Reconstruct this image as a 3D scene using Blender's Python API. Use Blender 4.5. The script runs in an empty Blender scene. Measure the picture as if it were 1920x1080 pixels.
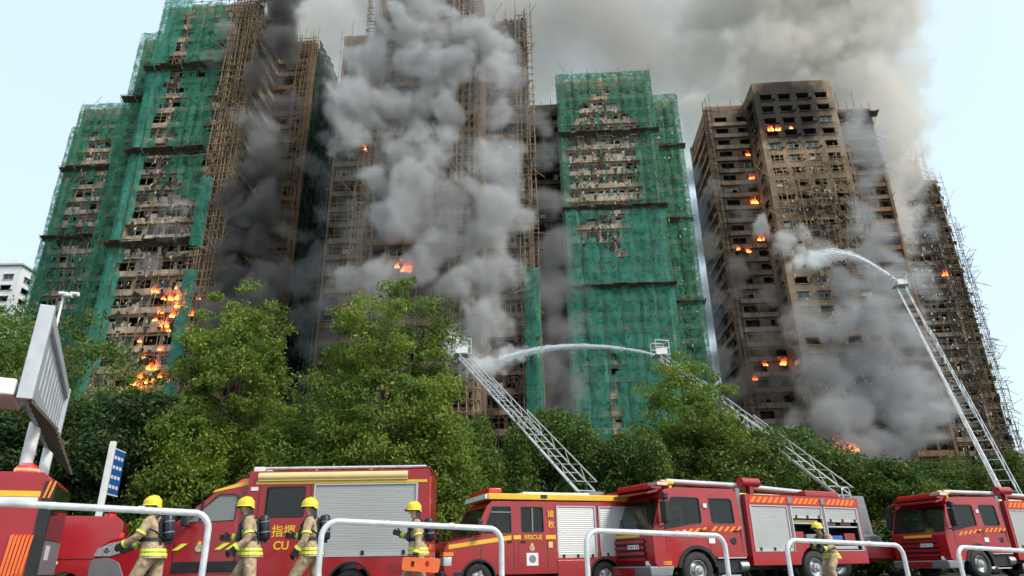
import bpy, bmesh, math, random
from mathutils import Vector, Matrix, noise as mnoise
from mathutils.geometry import tessellate_polygon

# ------------------------------------------------------------------ camera, sky, sun, exposure
sc = bpy.context.scene
C = sc.collection
R = math.radians
EYE = 0.68
FPX, HORIZON, ROLL = 1280.0, 1064.0, -0.018
PITCH = math.atan((HORIZON - 540.0) / FPX)
cam_d = bpy.data.cameras.new('camera')
cam_d.lens = 36.0 * FPX / 1920.0
cam_d.sensor_width = 36.0
cam_d.clip_start = 0.05
cam_d.clip_end = 20000
cam = bpy.data.objects.new('camera', cam_d)
C.objects.link(cam)
CAMROT = Matrix.Rotation(math.pi / 2 + PITCH, 4, 'X') @ Matrix.Rotation(ROLL, 4, 'Z')
cam.matrix_world = Matrix.Translation((0, 0, EYE)) @ CAMROT
sc.camera = cam

SUN_DIR = Vector((0.62, -0.40, 0.74)).normalized()          # towards the sun
world = bpy.data.worlds.new('World')
sc.world = world
world.use_nodes = True
wn, wl = world.node_tree.nodes, world.node_tree.links
sky = wn.new('ShaderNodeTexSky')
sky.sky_type = 'NISHITA'
sky.sun_disc = False
sky.sun_elevation = math.asin(SUN_DIR.z)
sky.sun_rotation = math.atan2(SUN_DIR.x, SUN_DIR.y)
sky.air_density = 1.0
sky.dust_density = 3.2
sky.ozone_density = 1.0
veil = wn.new('ShaderNodeMix')                               # thin high cloud whitens the whole sky evenly
veil.data_type = 'RGBA'
veil.inputs[0].default_value = 0.66
veil.inputs[7].default_value = (5.0, 6.2, 6.6, 1)
wl.new(sky.outputs[0], veil.inputs[6])
wl.new(veil.outputs[2], wn['Background'].inputs['Color'])
wn['Background'].inputs['Strength'].default_value = 0.13

sun_d = bpy.data.lights.new('sun', 'SUN')
sun_d.energy = 2.0
sun_d.angle = R(14)
sun_d.color = (1.0, 0.93, 0.83)
sun = bpy.data.objects.new('sun', sun_d)
sun.rotation_euler = SUN_DIR.to_track_quat('Z', 'Y').to_euler()
C.objects.link(sun)

sc.view_settings.view_transform = 'Standard'
sc.view_settings.look = 'None'
sc.view_settings.gamma = 1.0
sc.view_settings.exposure = 0.64
sc.view_settings.use_curve_mapping = False
cy = sc.cycles
cy.use_denoising = True
cy.use_adaptive_sampling = True
cy.adaptive_threshold = 0.03
cy.max_bounces = 7
cy.diffuse_bounces = 3
cy.glossy_bounces = 3
cy.transmission_bounces = 4
cy.transparent_max_bounces = 16
cy.volume_bounces = 4
cy.volume_step_rate = 1.0
cy.sample_clamp_indirect = 6.0

# ------------------------------------------------------------------ helpers
def ray(px, py):
    return CAMROT.to_3x3() @ Vector((px - 960.0, 540.0 - py, -FPX))

def at(px, py, y):
    """Point on the line of sight through a photograph pixel at distance y ahead."""
    d = ray(px, py)
    return Vector((0, 0, EYE)) + d * (y / d.y)

def at_z(px, py, z):
    d = ray(px, py)
    return Vector((0, 0, EYE)) + d * ((z - EYE) / d.z)

def on_plane(px, py, p, n):
    d = ray(px, py)
    o = Vector((0, 0, EYE))
    return o + d * ((p - o).dot(n) / d.dot(n))

def tag(o, label=None, cat=None, group=None, kind=None):
    if label: o['label'] = label
    if cat: o['category'] = cat
    if group: o['group'] = group
    if kind: o['kind'] = kind
    return o

def empty(name, loc=(0, 0, 0), rz=0.0, label=None, cat=None, group=None):
    o = bpy.data.objects.new(name, None)
    o.empty_display_size = 0.2
    o.location = loc
    o.rotation_euler = (0, 0, rz)
    C.objects.link(o)
    return tag(o, label, cat, group)

def link(name, me, parent=None, loc=(0, 0, 0), rot=(0, 0, 0), scale=(1, 1, 1)):
    o = bpy.data.objects.new(name, me)
    o.location, o.rotation_euler, o.scale = loc, rot, scale
    C.objects.link(o)
    if parent: o.parent = parent
    return o

def copy_tree(o, parent=None):
    c = o.copy()
    C.objects.link(c)
    c.parent = parent
    for ch in list(o.children):
        copy_tree(ch, c)
    return c

def rounded(poly, r, n=3):
    """Round the corners of a 2D polygon; r a number or a list per corner."""
    out = []
    k = len(poly)
    for i in range(k):
        p, a, b = Vector(poly[i]), Vector(poly[i - 1]), Vector(poly[(i + 1) % k])
        rr = r[i] if isinstance(r, (list, tuple)) else r
        if rr <= 0:
            out.append(tuple(p)); continue
        da, db = (a - p), (b - p)
        ra = min(rr, da.length * .45); rb = min(rr, db.length * .45)
        pa, pb = p + da.normalized() * ra, p + db.normalized() * rb
        for j in range(n + 1):
            t = j / n
            out.append(tuple(pa * (1 - t) ** 2 + p * 2 * t * (1 - t) + pb * t * t))
    return out

class MB:
    def __init__(s):
        s.v, s.f, s.m = [], [], []
    def face(s, pts, mi=0):
        b = len(s.v)
        s.v.extend(tuple(p) for p in pts)
        s.f.append(tuple(range(b, b + len(pts)))); s.m.append(mi)
    def hexa(s, p, mi=0):
        b = len(s.v)
        s.v.extend(tuple(q) for q in p)
        for q in ((0, 3, 2, 1), (4, 5, 6, 7), (0, 1, 5, 4), (1, 2, 6, 5), (2, 3, 7, 6), (3, 0, 4, 7)):
            s.f.append(tuple(b + i for i in q)); s.m.append(mi)
    def box(s, x0, x1, y0, y1, z0, z1, mi=0):
        s.hexa([(x0, y0, z0), (x1, y0, z0), (x1, y1, z0), (x0, y1, z0), (x0, y0, z1), (x1, y0, z1), (x1, y1, z1), (x0, y1, z1)], mi)
    def bar(s, p0, p1, w, h, mi=0):
        """Rectangular bar between two points (w sideways, h upward)."""
        p0, p1 = Vector(p0), Vector(p1)
        d = (p1 - p0).normalized()
        up = Vector((0, 0, 1)) if abs(d.z) < .95 else Vector((0, 1, 0))
        sx = d.cross(up).normalized() * (w / 2)
        sz = sx.cross(d).normalized() * (h / 2)
        s.hexa([p0 - sx - sz, p0 + sx - sz, p1 + sx - sz, p1 - sx - sz, p0 - sx + sz, p0 + sx + sz, p1 + sx + sz, p1 - sx + sz], mi)
    def tube(s, pts, r, n=8, cap=True, mi=0):
        pts = [Vector(p) for p in pts]
        b = len(s.v)
        ref = None
        for i, p in enumerate(pts):
            d = (pts[min(i + 1, len(pts) - 1)] - pts[max(i - 1, 0)])
            d = d.normalized() if d.length > 1e-9 else Vector((0, 0, 1))
            if ref is None:
                ref = Vector((0, 0, 1)) if abs(d.z) < .9 else Vector((1, 0, 0))
            a = d.cross(ref)
            if a.length < 1e-6:
                ref = Vector((1, 0, 0)) if abs(d.x) < .9 else Vector((0, 1, 0)); a = d.cross(ref)
            a.normalize(); c = a.cross(d); ref = c if len(pts) > 2 else ref
            rr = r[i] if isinstance(r, (list, tuple)) else r
            for k in range(n):
                t = 2 * math.pi * k / n
                s.v.append(tuple(p + a * (math.cos(t) * rr) + c * (math.sin(t) * rr)))
        for i in range(len(pts) - 1):
            for k in range(n):
                k2 = (k + 1) % n
                s.f.append((b + i * n + k, b + i * n + k2, b + (i + 1) * n + k2, b + (i + 1) * n + k)); s.m.append(mi)
        if cap:
            s.f.append(tuple(b + k for k in range(n))[::-1]); s.m.append(mi)
            e = b + (len(pts) - 1) * n
            s.f.append(tuple(e + k for k in range(n))); s.m.append(mi)
    def lathe(s, prof, c=(0, 0, 0), axis='Y', n=24, mi=0):
        """prof: (radius, distance along the axis)."""
        b = len(s.v)
        for r, t in prof:
            for k in range(n):
                a = 2 * math.pi * k / n
                q = (r * math.cos(a), t, r * math.sin(a)) if axis == 'Y' else ((t, r * math.cos(a), r * math.sin(a)) if axis == 'X' else (r * math.cos(a), r * math.sin(a), t))
                s.v.append((c[0] + q[0], c[1] + q[1], c[2] + q[2]))
        for i in range(len(prof) - 1):
            for k in range(n):
                k2 = (k + 1) % n
                s.f.append((b + i * n + k, b + i * n + k2, b + (i + 1) * n + k2, b + (i + 1) * n + k)); s.m.append(mi)
    def plate(s, outline, holes, fn, t, mi=0):
        """Flat sheet with holes: fn(u, v, depth) maps to 3D, t its thickness."""
        loops = [list(outline)] + [list(h) for h in holes]
        flat = [p for l in loops for p in l]
        tris = tessellate_polygon([[Vector((p[0], p[1], 0)) for p in l] for l in loops])
        b = len(s.v); n = len(flat)
        s.v.extend(tuple(fn(u, v, 0)) for u, v in flat)
        s.v.extend(tuple(fn(u, v, t)) for u, v in flat)
        for tr in tris:
            s.f.append(tuple(b + i for i in tr)); s.m.append(mi)
            s.f.append(tuple(b + n + i for i in tr)[::-1]); s.m.append(mi)
        o = 0
        for l in loops:
            k = len(l)
            for i in range(k):
                j = (i + 1) % k
                s.f.append((b + o + i, b + o + j, b + n + o + j, b + n + o + i)); s.m.append(mi)
            o += k
    def mesh(s, name, mats, smooth=False, weld=False):
        me = bpy.data.meshes.new(name)
        me.from_pydata(s.v, [], s.f)
        mats = mats if isinstance(mats, (list, tuple)) else [mats]
        for m in mats: me.materials.append(m)
        if len(mats) > 1: me.polygons.foreach_set('material_index', s.m)
        bm = bmesh.new(); bm.from_mesh(me)
        if weld: bmesh.ops.remove_doubles(bm, verts=bm.verts, dist=.0005)
        if weld or smooth != 'leaf': bmesh.ops.recalc_face_normals(bm, faces=bm.faces)
        bm.to_mesh(me); bm.free()
        if smooth is True:
            me.polygons.foreach_set('use_smooth', [True] * len(me.polygons))
            me.set_sharp_from_angle(angle=R(38))
        me.update()
        return me
    def build(s, name, mats, parent=None, loc=(0, 0, 0), rot=(0, 0, 0), smooth=False, bevel=0, weld=False, seg=2):
        o = link(name, s.mesh(name, mats, smooth, weld or bevel > 0), parent, loc, rot)
        if bevel:
            md = o.modifiers.new('bevel', 'BEVEL'); md.width = bevel; md.segments = seg
            md.limit_method = 'ANGLE'; md.angle_limit = R(34); md.harden_normals = False
            o.data.polygons.foreach_set('use_smooth', [True] * len(o.data.polygons))
            wn_ = o.modifiers.new('normals', 'WEIGHTED_NORMAL'); wn_.keep_sharp = True
        return o

# ------------------------------------------------------------------ materials
def nodes_of(m):
    m.use_nodes = True
    return m.node_tree.nodes, m.node_tree.links, m.node_tree.nodes['Principled BSDF']

def mat(name, col, rough=.6, metal=0.0, var=.12, scale=3.0, bump=0.0, bscale=40.0, coat=0.0, dirt=0.0, dirtcol=(.12, .1, .08), spec=.5, hue=None):
    m = bpy.data.materials.new(name)
    n, l, p = nodes_of(m)
    tc = n.new('ShaderNodeTexCoord')
    nz = n.new('ShaderNodeTexNoise'); nz.inputs['Scale'].default_value = scale; nz.inputs['Detail'].default_value = 6
    l.new(tc.outputs['Object'], nz.inputs['Vector'])
    mx = n.new('ShaderNodeMix'); mx.data_type = 'RGBA'
    lo = [c * (1 - var) for c in col]; hi = [min(1, c * (1 + var)) for c in col]
    if hue: hi = list(hue)
    mx.inputs[6].default_value = (*lo, 1); mx.inputs[7].default_value = (*hi, 1)
    rp = n.new('ShaderNodeMapRange'); rp.inputs[1].default_value = .3; rp.inputs[2].default_value = .7
    l.new(nz.outputs['Fac'], rp.inputs[0]); l.new(rp.outputs[0], mx.inputs[0])
    out = mx.outputs[2]
    if dirt:
        n2 = n.new('ShaderNodeTexNoise'); n2.inputs['Scale'].default_value = scale * .7; n2.inputs['Detail'].default_value = 8; n2.inputs['Roughness'].default_value = .7
        l.new(tc.outputs['Object'], n2.inputs['Vector'])
        r2 = n.new('ShaderNodeMapRange'); r2.inputs[1].default_value = .48; r2.inputs[2].default_value = .75; r2.inputs[4].default_value = dirt
        l.new(n2.outputs['Fac'], r2.inputs[0])
        m2 = n.new('ShaderNodeMix'); m2.data_type = 'RGBA'; m2.inputs[7].default_value = (*dirtcol, 1)
        l.new(r2.outputs[0], m2.inputs[0]); l.new(out, m2.inputs[6]); out = m2.outputs[2]
    l.new(out, p.inputs['Base Color'])
    rr = n.new('ShaderNodeMapRange'); rr.inputs[3].default_value = max(0, rough - .07); rr.inputs[4].default_value = min(1, rough + .09)
    l.new(nz.outputs['Fac'], rr.inputs[0]); l.new(rr.outputs[0], p.inputs['Roughness'])
    p.inputs['Metallic'].default_value = metal
    p.inputs['Coat Weight'].default_value = coat
    p.inputs['Coat Roughness'].default_value = .08
    p.inputs['Specular IOR Level'].default_value = spec
    if bump:
        nb = n.new('ShaderNodeTexNoise'); nb.inputs['Scale'].default_value = bscale; nb.inputs['Detail'].default_value = 4
        l.new(tc.outputs['Object'], nb.inputs['Vector'])
        bp = n.new('ShaderNodeBump'); bp.inputs['Strength'].default_value = bump; bp.inputs['Distance'].default_value = .02
        l.new(nb.outputs['Fac'], bp.inputs['Height']); l.new(bp.outputs[0], p.inputs['Normal'])
    return m

def glass(name, tint=(.05, .06, .06), alpha=.55):
    """Tinted glass that also lets part of the view through."""
    m = bpy.data.materials.new(name)
    n, l, p = nodes_of(m)
    p.inputs['Base Color'].default_value = (*tint, 1)
    p.inputs['Roughness'].default_value = .04
    p.inputs['Specular IOR Level'].default_value = .6
    tr = n.new('ShaderNodeBsdfTransparent'); tr.inputs[0].default_value = (.75, .8, .78, 1)
    ms = n.new('ShaderNodeMixShader'); ms.inputs[0].default_value = alpha
    tc = n.new('ShaderNodeTexCoord'); nz = n.new('ShaderNodeTexNoise'); nz.inputs['Scale'].default_value = 4
    l.new(tc.outputs['Object'], nz.inputs['Vector'])
    rr = n.new('ShaderNodeMapRange'); rr.inputs[3].default_value = .02; rr.inputs[4].default_value = .12
    l.new(nz.outputs['Fac'], rr.inputs[0]); l.new(rr.outputs[0], p.inputs['Roughness'])
    l.new(tr.outputs[0], ms.inputs[1]); l.new(p.outputs[0], ms.inputs[2])
    l.new(ms.outputs[0], n['Material Output'].inputs['Surface'])
    return m

def emit(name, col, strength):
    m = bpy.data.materials.new(name)
    n, l, p = nodes_of(m)
    p.inputs['Base Color'].default_value = (*col, 1)
    p.inputs['Emission Color'].default_value = (*col, 1)
    p.inputs['Emission Strength'].default_value = strength
    return m

def wall_mat(name, col, soot=.35, spots=(), scale=.16, panel=None):
    """Rendered concrete with streaks; spots: burnt patches (x, z, rx, rz) in the wing's own metres."""
    m = bpy.data.materials.new(name)
    n, l, p = nodes_of(m)
    tc = n.new('ShaderNodeTexCoord')
    def nzt(sc_, det, vec=None, rough=.6):
        t = n.new('ShaderNodeTexNoise'); t.inputs['Scale'].default_value = sc_; t.inputs['Detail'].default_value = det; t.inputs['Roughness'].default_value = rough
        l.new(vec or tc.outputs['Object'], t.inputs['Vector']); return t.outputs['Fac']
    def rng(x, a, b, c=0., d=1.):
        r_ = n.new('ShaderNodeMapRange'); r_.inputs[1].default_value, r_.inputs[2].default_value, r_.inputs[3].default_value, r_.inputs[4].default_value = a, b, c, d
        l.new(x, r_.inputs[0]); return r_.outputs[0]
    def mixc(f, a, b):
        x = n.new('ShaderNodeMix'); x.data_type = 'RGBA'
        l.new(f, x.inputs[0])
        for s_, q in ((6, a), (7, b)):
            if isinstance(q, tuple): x.inputs[s_].default_value = (*q, 1)
            else: l.new(q, x.inputs[s_])
        return x.outputs[2]
    mp = n.new('ShaderNodeMapping'); mp.inputs['Scale'].default_value = (1.2, 1.2, .09)
    l.new(tc.outputs['Object'], mp.inputs['Vector'])
    base = mixc(rng(nzt(.5, 8), .3, .7), tuple(c * .72 for c in col), tuple(min(1, c * 1.25) for c in col))
    base = mixc(rng(nzt(1.6, 6, mp.outputs[0]), .5, .8, 0, .55), base, tuple(c * .33 for c in col))
    base = mixc(rng(nzt(scale, 7, None, .65), .47, .62, 0, soot), base, (.022, .019, .017))
    for (sx, sz, rx, rz) in spots:
        sp = n.new('ShaderNodeMapping'); sp.vector_type = 'POINT'
        sp.inputs['Location'].default_value = (-sx / rx, 0, -sz / rz); sp.inputs['Scale'].default_value = (1 / rx, .02, 1 / rz)
        l.new(tc.outputs['Object'], sp.inputs['Vector'])
        ln = n.new('ShaderNodeVectorMath'); ln.operation = 'LENGTH'; l.new(sp.outputs[0], ln.inputs[0])
        ad = n.new('ShaderNodeMath'); ad.operation = 'MULTIPLY_ADD'; ad.inputs[1].default_value = .9
        l.new(nzt(.35, 6), ad.inputs[0]); l.new(ln.outputs['Value'], ad.inputs[2])
        base = mixc(rng(ad.outputs[0], 1.45, 1.05, 0, .93), base, (.016, .015, .015))
    l.new(base, p.inputs['Base Color'])
    p.inputs['Roughness'].default_value = .9
    p.inputs['Specular IOR Level'].default_value = .2
    bp = n.new('ShaderNodeBump'); bp.inputs['Strength'].default_value = .5; bp.inputs['Distance'].default_value = .05
    l.new(nzt(2.5, 6), bp.inputs['Height']); l.new(bp.outputs[0], p.inputs['Normal'])
    return m

def net_mat(name, a, b, hole=.16):
    """Woven scaffold netting: translucent cloth, thin enough to show a little of what is behind."""
    m = bpy.data.materials.new(name)
    n, l, p = nodes_of(m)
    tc = n.new('ShaderNodeTexCoord')
    mp = n.new('ShaderNodeMapping'); mp.inputs['Scale'].default_value = (1, 1, .25); l.new(tc.outputs['Object'], mp.inputs['Vector'])
    nz = n.new('ShaderNodeTexNoise'); nz.inputs['Scale'].default_value = .8; nz.inputs['Detail'].default_value = 8; nz.inputs['Roughness'].default_value = .7
    l.new(mp.outputs[0], nz.inputs['Vector'])
    rp = n.new('ShaderNodeMapRange'); rp.inputs[1].default_value = .35; rp.inputs[2].default_value = .68; l.new(nz.outputs['Fac'], rp.inputs[0])
    mx = n.new('ShaderNodeMix'); mx.data_type = 'RGBA'; mx.inputs[6].default_value = (*a, 1); mx.inputs[7].default_value = (*b, 1); l.new(rp.outputs[0], mx.inputs[0])
    l.new(mx.outputs[2], p.inputs['Base Color'])
    p.inputs['Roughness'].default_value = .7
    p.inputs['Specular IOR Level'].default_value = .25
    tl = n.new('ShaderNodeBsdfTranslucent'); l.new(mx.outputs[2], tl.inputs[0])
    m1 = n.new('ShaderNodeMixShader'); m1.inputs[0].default_value = .35; l.new(p.outputs[0], m1.inputs[1]); l.new(tl.outputs[0], m1.inputs[2])
    n2 = n.new('ShaderNodeTexNoise'); n2.inputs['Scale'].default_value = 1.3; n2.inputs['Detail'].default_value = 6; l.new(tc.outputs['Object'], n2.inputs['Vector'])
    r2 = n.new('ShaderNodeMapRange'); r2.inputs[1].default_value = .45; r2.inputs[2].default_value = .7; r2.inputs[3].default_value = hole * .5; r2.inputs[4].default_value = hole * 2.6; l.new(n2.outputs['Fac'], r2.inputs[0])
    tr = n.new('ShaderNodeBsdfTransparent')
    m2 = n.new('ShaderNodeMixShader'); l.new(r2.outputs[0], m2.inputs[0]); l.new(m1.outputs[0], m2.inputs[1]); l.new(tr.outputs[0], m2.inputs[2])
    l.new(m2.outputs[0], n['Material Output'].inputs['Surface'])
    return m

def leaf_mat(name, stops, trans=.35):
    m = bpy.data.materials.new(name)
    n, l, p = nodes_of(m)
    a = n.new('ShaderNodeAttribute'); a.attribute_name = 'tone'
    rp = n.new('ShaderNodeValToRGB')
    e = rp.color_ramp.elements
    e[0].position, e[0].color = stops[0][0], (*stops[0][1], 1)
    e[1].position, e[1].color = stops[-1][0], (*stops[-1][1], 1)
    for s_, c in stops[1:-1]:
        x = e.new(s_); x.color = (*c, 1)
    l.new(a.outputs['Fac'], rp.inputs[0]); l.new(rp.outputs[0], p.inputs['Base Color'])
    p.inputs['Roughness'].default_value = .5
    p.inputs['Specular IOR Level'].default_value = .35
    tl = n.new('ShaderNodeBsdfTranslucent'); l.new(rp.outputs[0], tl.inputs[0])
    ms = n.new('ShaderNodeMixShader'); ms.inputs[0].default_value = trans
    l.new(p.outputs[0], ms.inputs[1]); l.new(tl.outputs[0], ms.inputs[2]); l.new(ms.outputs[0], n['Material Output'].inputs['Surface'])
    return m

M = {}
M['red'] = mat('fire_engine_red', (.33, .006, .012), .3, var=.12, scale=1.1, coat=.45, dirt=.42, dirtcol=(.15, .035, .03))
M['dkred'] = mat('dark_red_paint', (.23, .008, .012), .3, coat=.4)
M['black'] = mat('black_plastic', (.014, .014, .015), .45, var=.25)
M['rubber'] = mat('tyre_rubber', (.018, .018, .018), .75, var=.25, bump=.3)
M['chrome'] = mat('brushed_metal', (.55, .55, .56), .3, metal=1.0)
M['alu'] = mat('shutter_aluminium', (.52, .52, .52), .42, metal=.35, var=.06, scale=.8, dirt=.18, dirtcol=(.3, .29, .27))
M['shut'] = mat('shutter_paint', (.40, .405, .40), .45, metal=.15, var=.05, scale=.9, dirt=.15, dirtcol=(.26, .25, .23))
M['white'] = mat('white_paint', (.74, .75, .76), .38, var=.05, dirt=.18, dirtcol=(.38, .37, .35))
M['rail'] = mat('railing_paint', (.60, .62, .65), .38, metal=.25, var=.08, scale=9, dirt=.55, dirtcol=(.27, .25, .23))
M['yellow'] = mat('yellow_stripe', (.78, .47, .03), .4, var=.06)
M['cream'] = mat('awning_cream', (.78, .55, .26), .45, var=.05)
M['amber'] = mat('amber_lens', (.75, .2, .02), .2, coat=.5)
M['lens'] = mat('headlight_lens', (.6, .62, .64), .1, metal=.5, var=.3, scale=18)
M['redlens'] = mat('beacon_red', (.6, .02, .02), .15, coat=.6)
M['beacon'] = emit('beacon_lit', (1.0, .12, .06), 2.2)
M['orange'] = mat('chevron_orange', (.88, .25, .015), .4, var=.08)
M['glass'] = glass('vehicle_glass', (.02, .025, .024), .52)
M['skyglass'] = glass('sky_tint_glass', (.30, .32, .31), .62)  # pale grey tint stands in for bright sky showing in the window
M['dkglass'] = glass('privacy_glass', (.008, .009, .01), .9)
M['interior'] = mat('cab_interior', (.05, .05, .052), .8, var=.25)
M['grey'] = mat('grey_metal', (.22, .225, .235), .5, metal=.3, var=.1)
M['blue'] = mat('blue_box', (.03, .12, .4), .5)
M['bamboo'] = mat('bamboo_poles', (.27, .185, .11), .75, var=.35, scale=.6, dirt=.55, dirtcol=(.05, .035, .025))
M['gold'] = mat('bamboo_sunlit_tint', (.42, .28, .145), .7, var=.35, scale=.6, dirt=.4, dirtcol=(.06, .04, .03))  # brighter copy of the bamboo, sunlight put into its colour
M['charred'] = mat('charred_bamboo', (.07, .05, .035), .85, var=.4, scale=.7, dirt=.5, dirtcol=(.015, .013, .012))
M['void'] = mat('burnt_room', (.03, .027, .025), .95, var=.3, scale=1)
M['room'] = mat('flat_interior', (.06, .055, .05), .9, var=.4, scale=.8)
M['frame'] = mat('window_frame', (.34, .31, .28), .5, var=.2, metal=.2)
M['winglass'] = mat('window_glass', (.05, .06, .065), .12, var=.4, scale=.5)
M['board'] = mat('white_board', (.62, .58, .52), .8, var=.15, scale=.5)
M['netg'] = net_mat('green_netting', (.012, .11, .06), (.06, .31, .19), .3)
M['nett'] = net_mat('teal_netting', (.016, .15, .11), (.075, .38, .28), .24)
M['netd'] = net_mat('dark_green_netting', (.008, .03, .022), (.012, .085, .055), .16)  # darker green version of the netting
M['scrapb'] = mat('burnt_shreds', (.035, .028, .022), .9, var=.4)
M['scrapw'] = mat('pale_shreds', (.55, .48, .4), .85, var=.3)
M['fan'] = mat('fan_boards', (.075, .06, .045), .85, var=.4, scale=1)
M['bark'] = mat('bark', (.07, .052, .038), .9, var=.35, scale=5, bump=.6, bscale=18)
M['signgrey'] = mat('sign_back_grey', (.48, .52, .56), .45, metal=.15, var=.08, dirt=.2, dirtcol=(.2, .21, .22))
M['signblue'] = mat('sign_blue', (.015, .09, .34), .4, var=.06)
M['helmet'] = mat('helmet_yellow', (.74, .57, .03), .4, var=.12, scale=14, dirt=.3, dirtcol=(.35, .25, .05))
M['lime'] = mat('reflective_lime', (.7, .78, .08), .4, var=.12, scale=20)
M['navy'] = mat('cylinder_navy', (.012, .016, .03), .35, var=.2)
M['stretch'] = mat('orange_board', (.85, .16, .04), .45, var=.08)
M['ladder'] = mat('ladder_white', (.52, .53, .545), .45, var=.1, metal=.2, dirt=.3, dirtcol=(.25, .25, .25))

# ------------------------------------------------------------------ ground, road, pavement
YAW = R(24)
RD = Vector((math.cos(YAW), math.sin(YAW), 0))              # along the road
RN = Vector((-math.sin(YAW), math.cos(YAW), 0))             # away from the camera, across the road
def strip(name, a, b, c0, c1, z0, z1, m):
    mb = MB()
    P = [RD * a + RN * c0, RD * b + RN * c0, RD * b + RN * c1, RD * a + RN * c1]
    if z1 is None:
        mb.face([(p.x, p.y, z0) for p in P])
    else:
        mb.hexa([(p.x, p.y, z0) for p in P] + [(p.x, p.y, z1) for p in P])
    return tag(mb.build(name, m), kind='structure')
g = MB()
g.face([(-3000, -400, -.02), (3000, -400, -.02), (3000, 6000, -.02), (-3000, 6000, -.02)])
tag(g.build('ground', mat('soil_and_grass', (.06, .075, .03), .95, var=.4, scale=.4, bump=.5, bscale=3)), kind='structure')
ROADC = 12.6
strip('road', -160, 160, ROADC - 2.2, ROADC + 12, -.012, None, mat('asphalt', (.05, .05, .052), .85, var=.2, scale=1.2, bump=.4, bscale=120))
strip('pavement', -160, 160, 2.0, ROADC - 2.35, -.1, .003, mat('paving_concrete', (.3, .29, .27), .85, var=.15, scale=1.0, bump=.2, bscale=60))
strip('kerb', -160, 160, ROADC - 2.35, ROADC - 2.2, -.1, .06, mat('kerb_stone', (.36, .35, .33), .8, var=.15))
mk = mat('road_paint', (.75, .75, .72), .6, var=.1, dirt=.4, dirtcol=(.2, .2, .2))
for k in range(-8, 12):
    strip('lane_marking', k * 6 - .9, k * 6 + .9, ROADC + 5.2, ROADC + 5.35, -.008, None, mk)

# ------------------------------------------------------------------ towers
rng = random.Random(11)
FH = 2.85
def window_mesh(kind):
    mb = MB()
    t = .035
    mb.box(-.5, .5, -.04, .04, 0, .05); mb.box(-.5, .5, -.04, .04, .95, 1)
    for x in (-.5, -.03, .44):
        mb.box(x, x + .06, -.04, .04, .05, .95)
    mb.box(-.5, .5, -.03, .03, .66, .70)
    if kind == 0: mb.face([(-.48, .01, .03), (.48, .01, .03), (.48, .01, .97), (-.48, .01, .97)], 1)
    if kind == 1: mb.face([(-.48, .01, .03), (0, .01, .03), (0, .01, .97), (-.48, .01, .97)], 1); mb.face([(0, .01, .66), (.48, .01, .66), (.48, .01, .97), (0, .01, .97)], 1)
    if kind == 2:
        mb.face([(0, .01, .03), (.48, .01, .03), (.48, .01, .97), (0, .01, .97)], 1)
        mb.box(-.47, -.02, -.015, .02, .05, .62, 2)
    if kind == 3: mb.box(-.47, .47, -.02, .02, .05, .64, 2)
    return mb.mesh('window', [M['frame'], M['winglass'], M['board']])
WINM = [window_mesh(k) for k in range(4)]

class Wing: pass
WINGS = {}

def facade(mb, wins, fn, W, H, style, ncol, z0=6.0, keep=None, rot=0.0):
    """fn(u, w, z): u along the wall, w outward. Openings, rooms behind them, spandrels, hoods, sills."""
    nfl = int((H - z0 - 1.0) / FH)
    zb = z0
    def q(a, b, c, d, mi): mb.face([fn(*a), fn(*b), fn(*c), fn(*d)], mi)
    def bx(u0, u1, w0, w1, za, zc, mi):
        mb.hexa([fn(u0, w0, za), fn(u1, w0, za), fn(u1, w1, za), fn(u0, w1, za), fn(u0, w0, zc), fn(u1, w0, zc), fn(u1, w1, zc), fn(u0, w1, zc)], mi)
    q((0, 0, 0), (W, 0, 0), (W, 0, zb), (0, 0, zb), 0)
    pier = min(.55, W * .06)
    bay = (W - 2 * pier) / ncol
    ww = min(bay * (.62 if style == 'flat' else .8), 2.5)
    for f in range(nfl):
        z = zb + f * FH
        zs, ze = (z + 1.0, z + 2.25) if style == 'flat' else (z + 1.12, z + 2.5)
        q((0, 0, z), (W, 0, z), (W, 0, zs), (0, 0, zs), 0)
        q((0, 0, ze), (W, 0, ze), (W, 0, z + FH), (0, 0, z + FH), 0)
        u = 0.0
        for c in range(ncol):
            uc = pier + bay * (c + .5)
            a, b = uc - ww / 2, uc + ww / 2
            q((u, 0, zs), (a, 0, zs), (a, 0, ze), (u, 0, ze), 0)
            u = b
            D = 1.3
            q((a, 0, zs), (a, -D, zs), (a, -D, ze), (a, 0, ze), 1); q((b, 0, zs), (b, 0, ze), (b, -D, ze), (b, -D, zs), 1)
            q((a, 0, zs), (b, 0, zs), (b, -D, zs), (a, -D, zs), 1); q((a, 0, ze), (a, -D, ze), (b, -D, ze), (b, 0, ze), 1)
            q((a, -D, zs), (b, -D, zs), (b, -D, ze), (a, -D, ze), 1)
            wins.append((fn(uc, -.13, zs), ww, ze - zs, rot, uc, zs))
            if style == 'flat':
                bx(a - .12, b + .12, 0, .28, ze + .03, ze + .15, 2)
                bx(a - .12, b + .12, 0, .16, zs - .14, zs - .02, 2)
                if (c + f) % 2 == 0: bx(b + .02, b + .02 + min(.6, (bay - ww) * .6), 0, .45, zs + .1, zs + .2, 2)
        q((u, 0, zs), (W, 0, zs), (W, 0, ze), (u, 0, ze), 0)
        if style == 'bands':
            bx(.02, W - .02, 0, .42, z + .12, z + 1.02, 2)
            bx(.02, W - .02, 0, .5, z + .02, z + .12, 0)
    zt = zb + nfl * FH
    q((0, 0, zt), (W, 0, zt), (W, 0, H), (0, 0, H), 0)
    if style == 'bands':
        for uu in (0.0, W - pier):
            bx(uu + .003, uu + pier - .003, 0, .56, 2, H - .3, 2)

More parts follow.
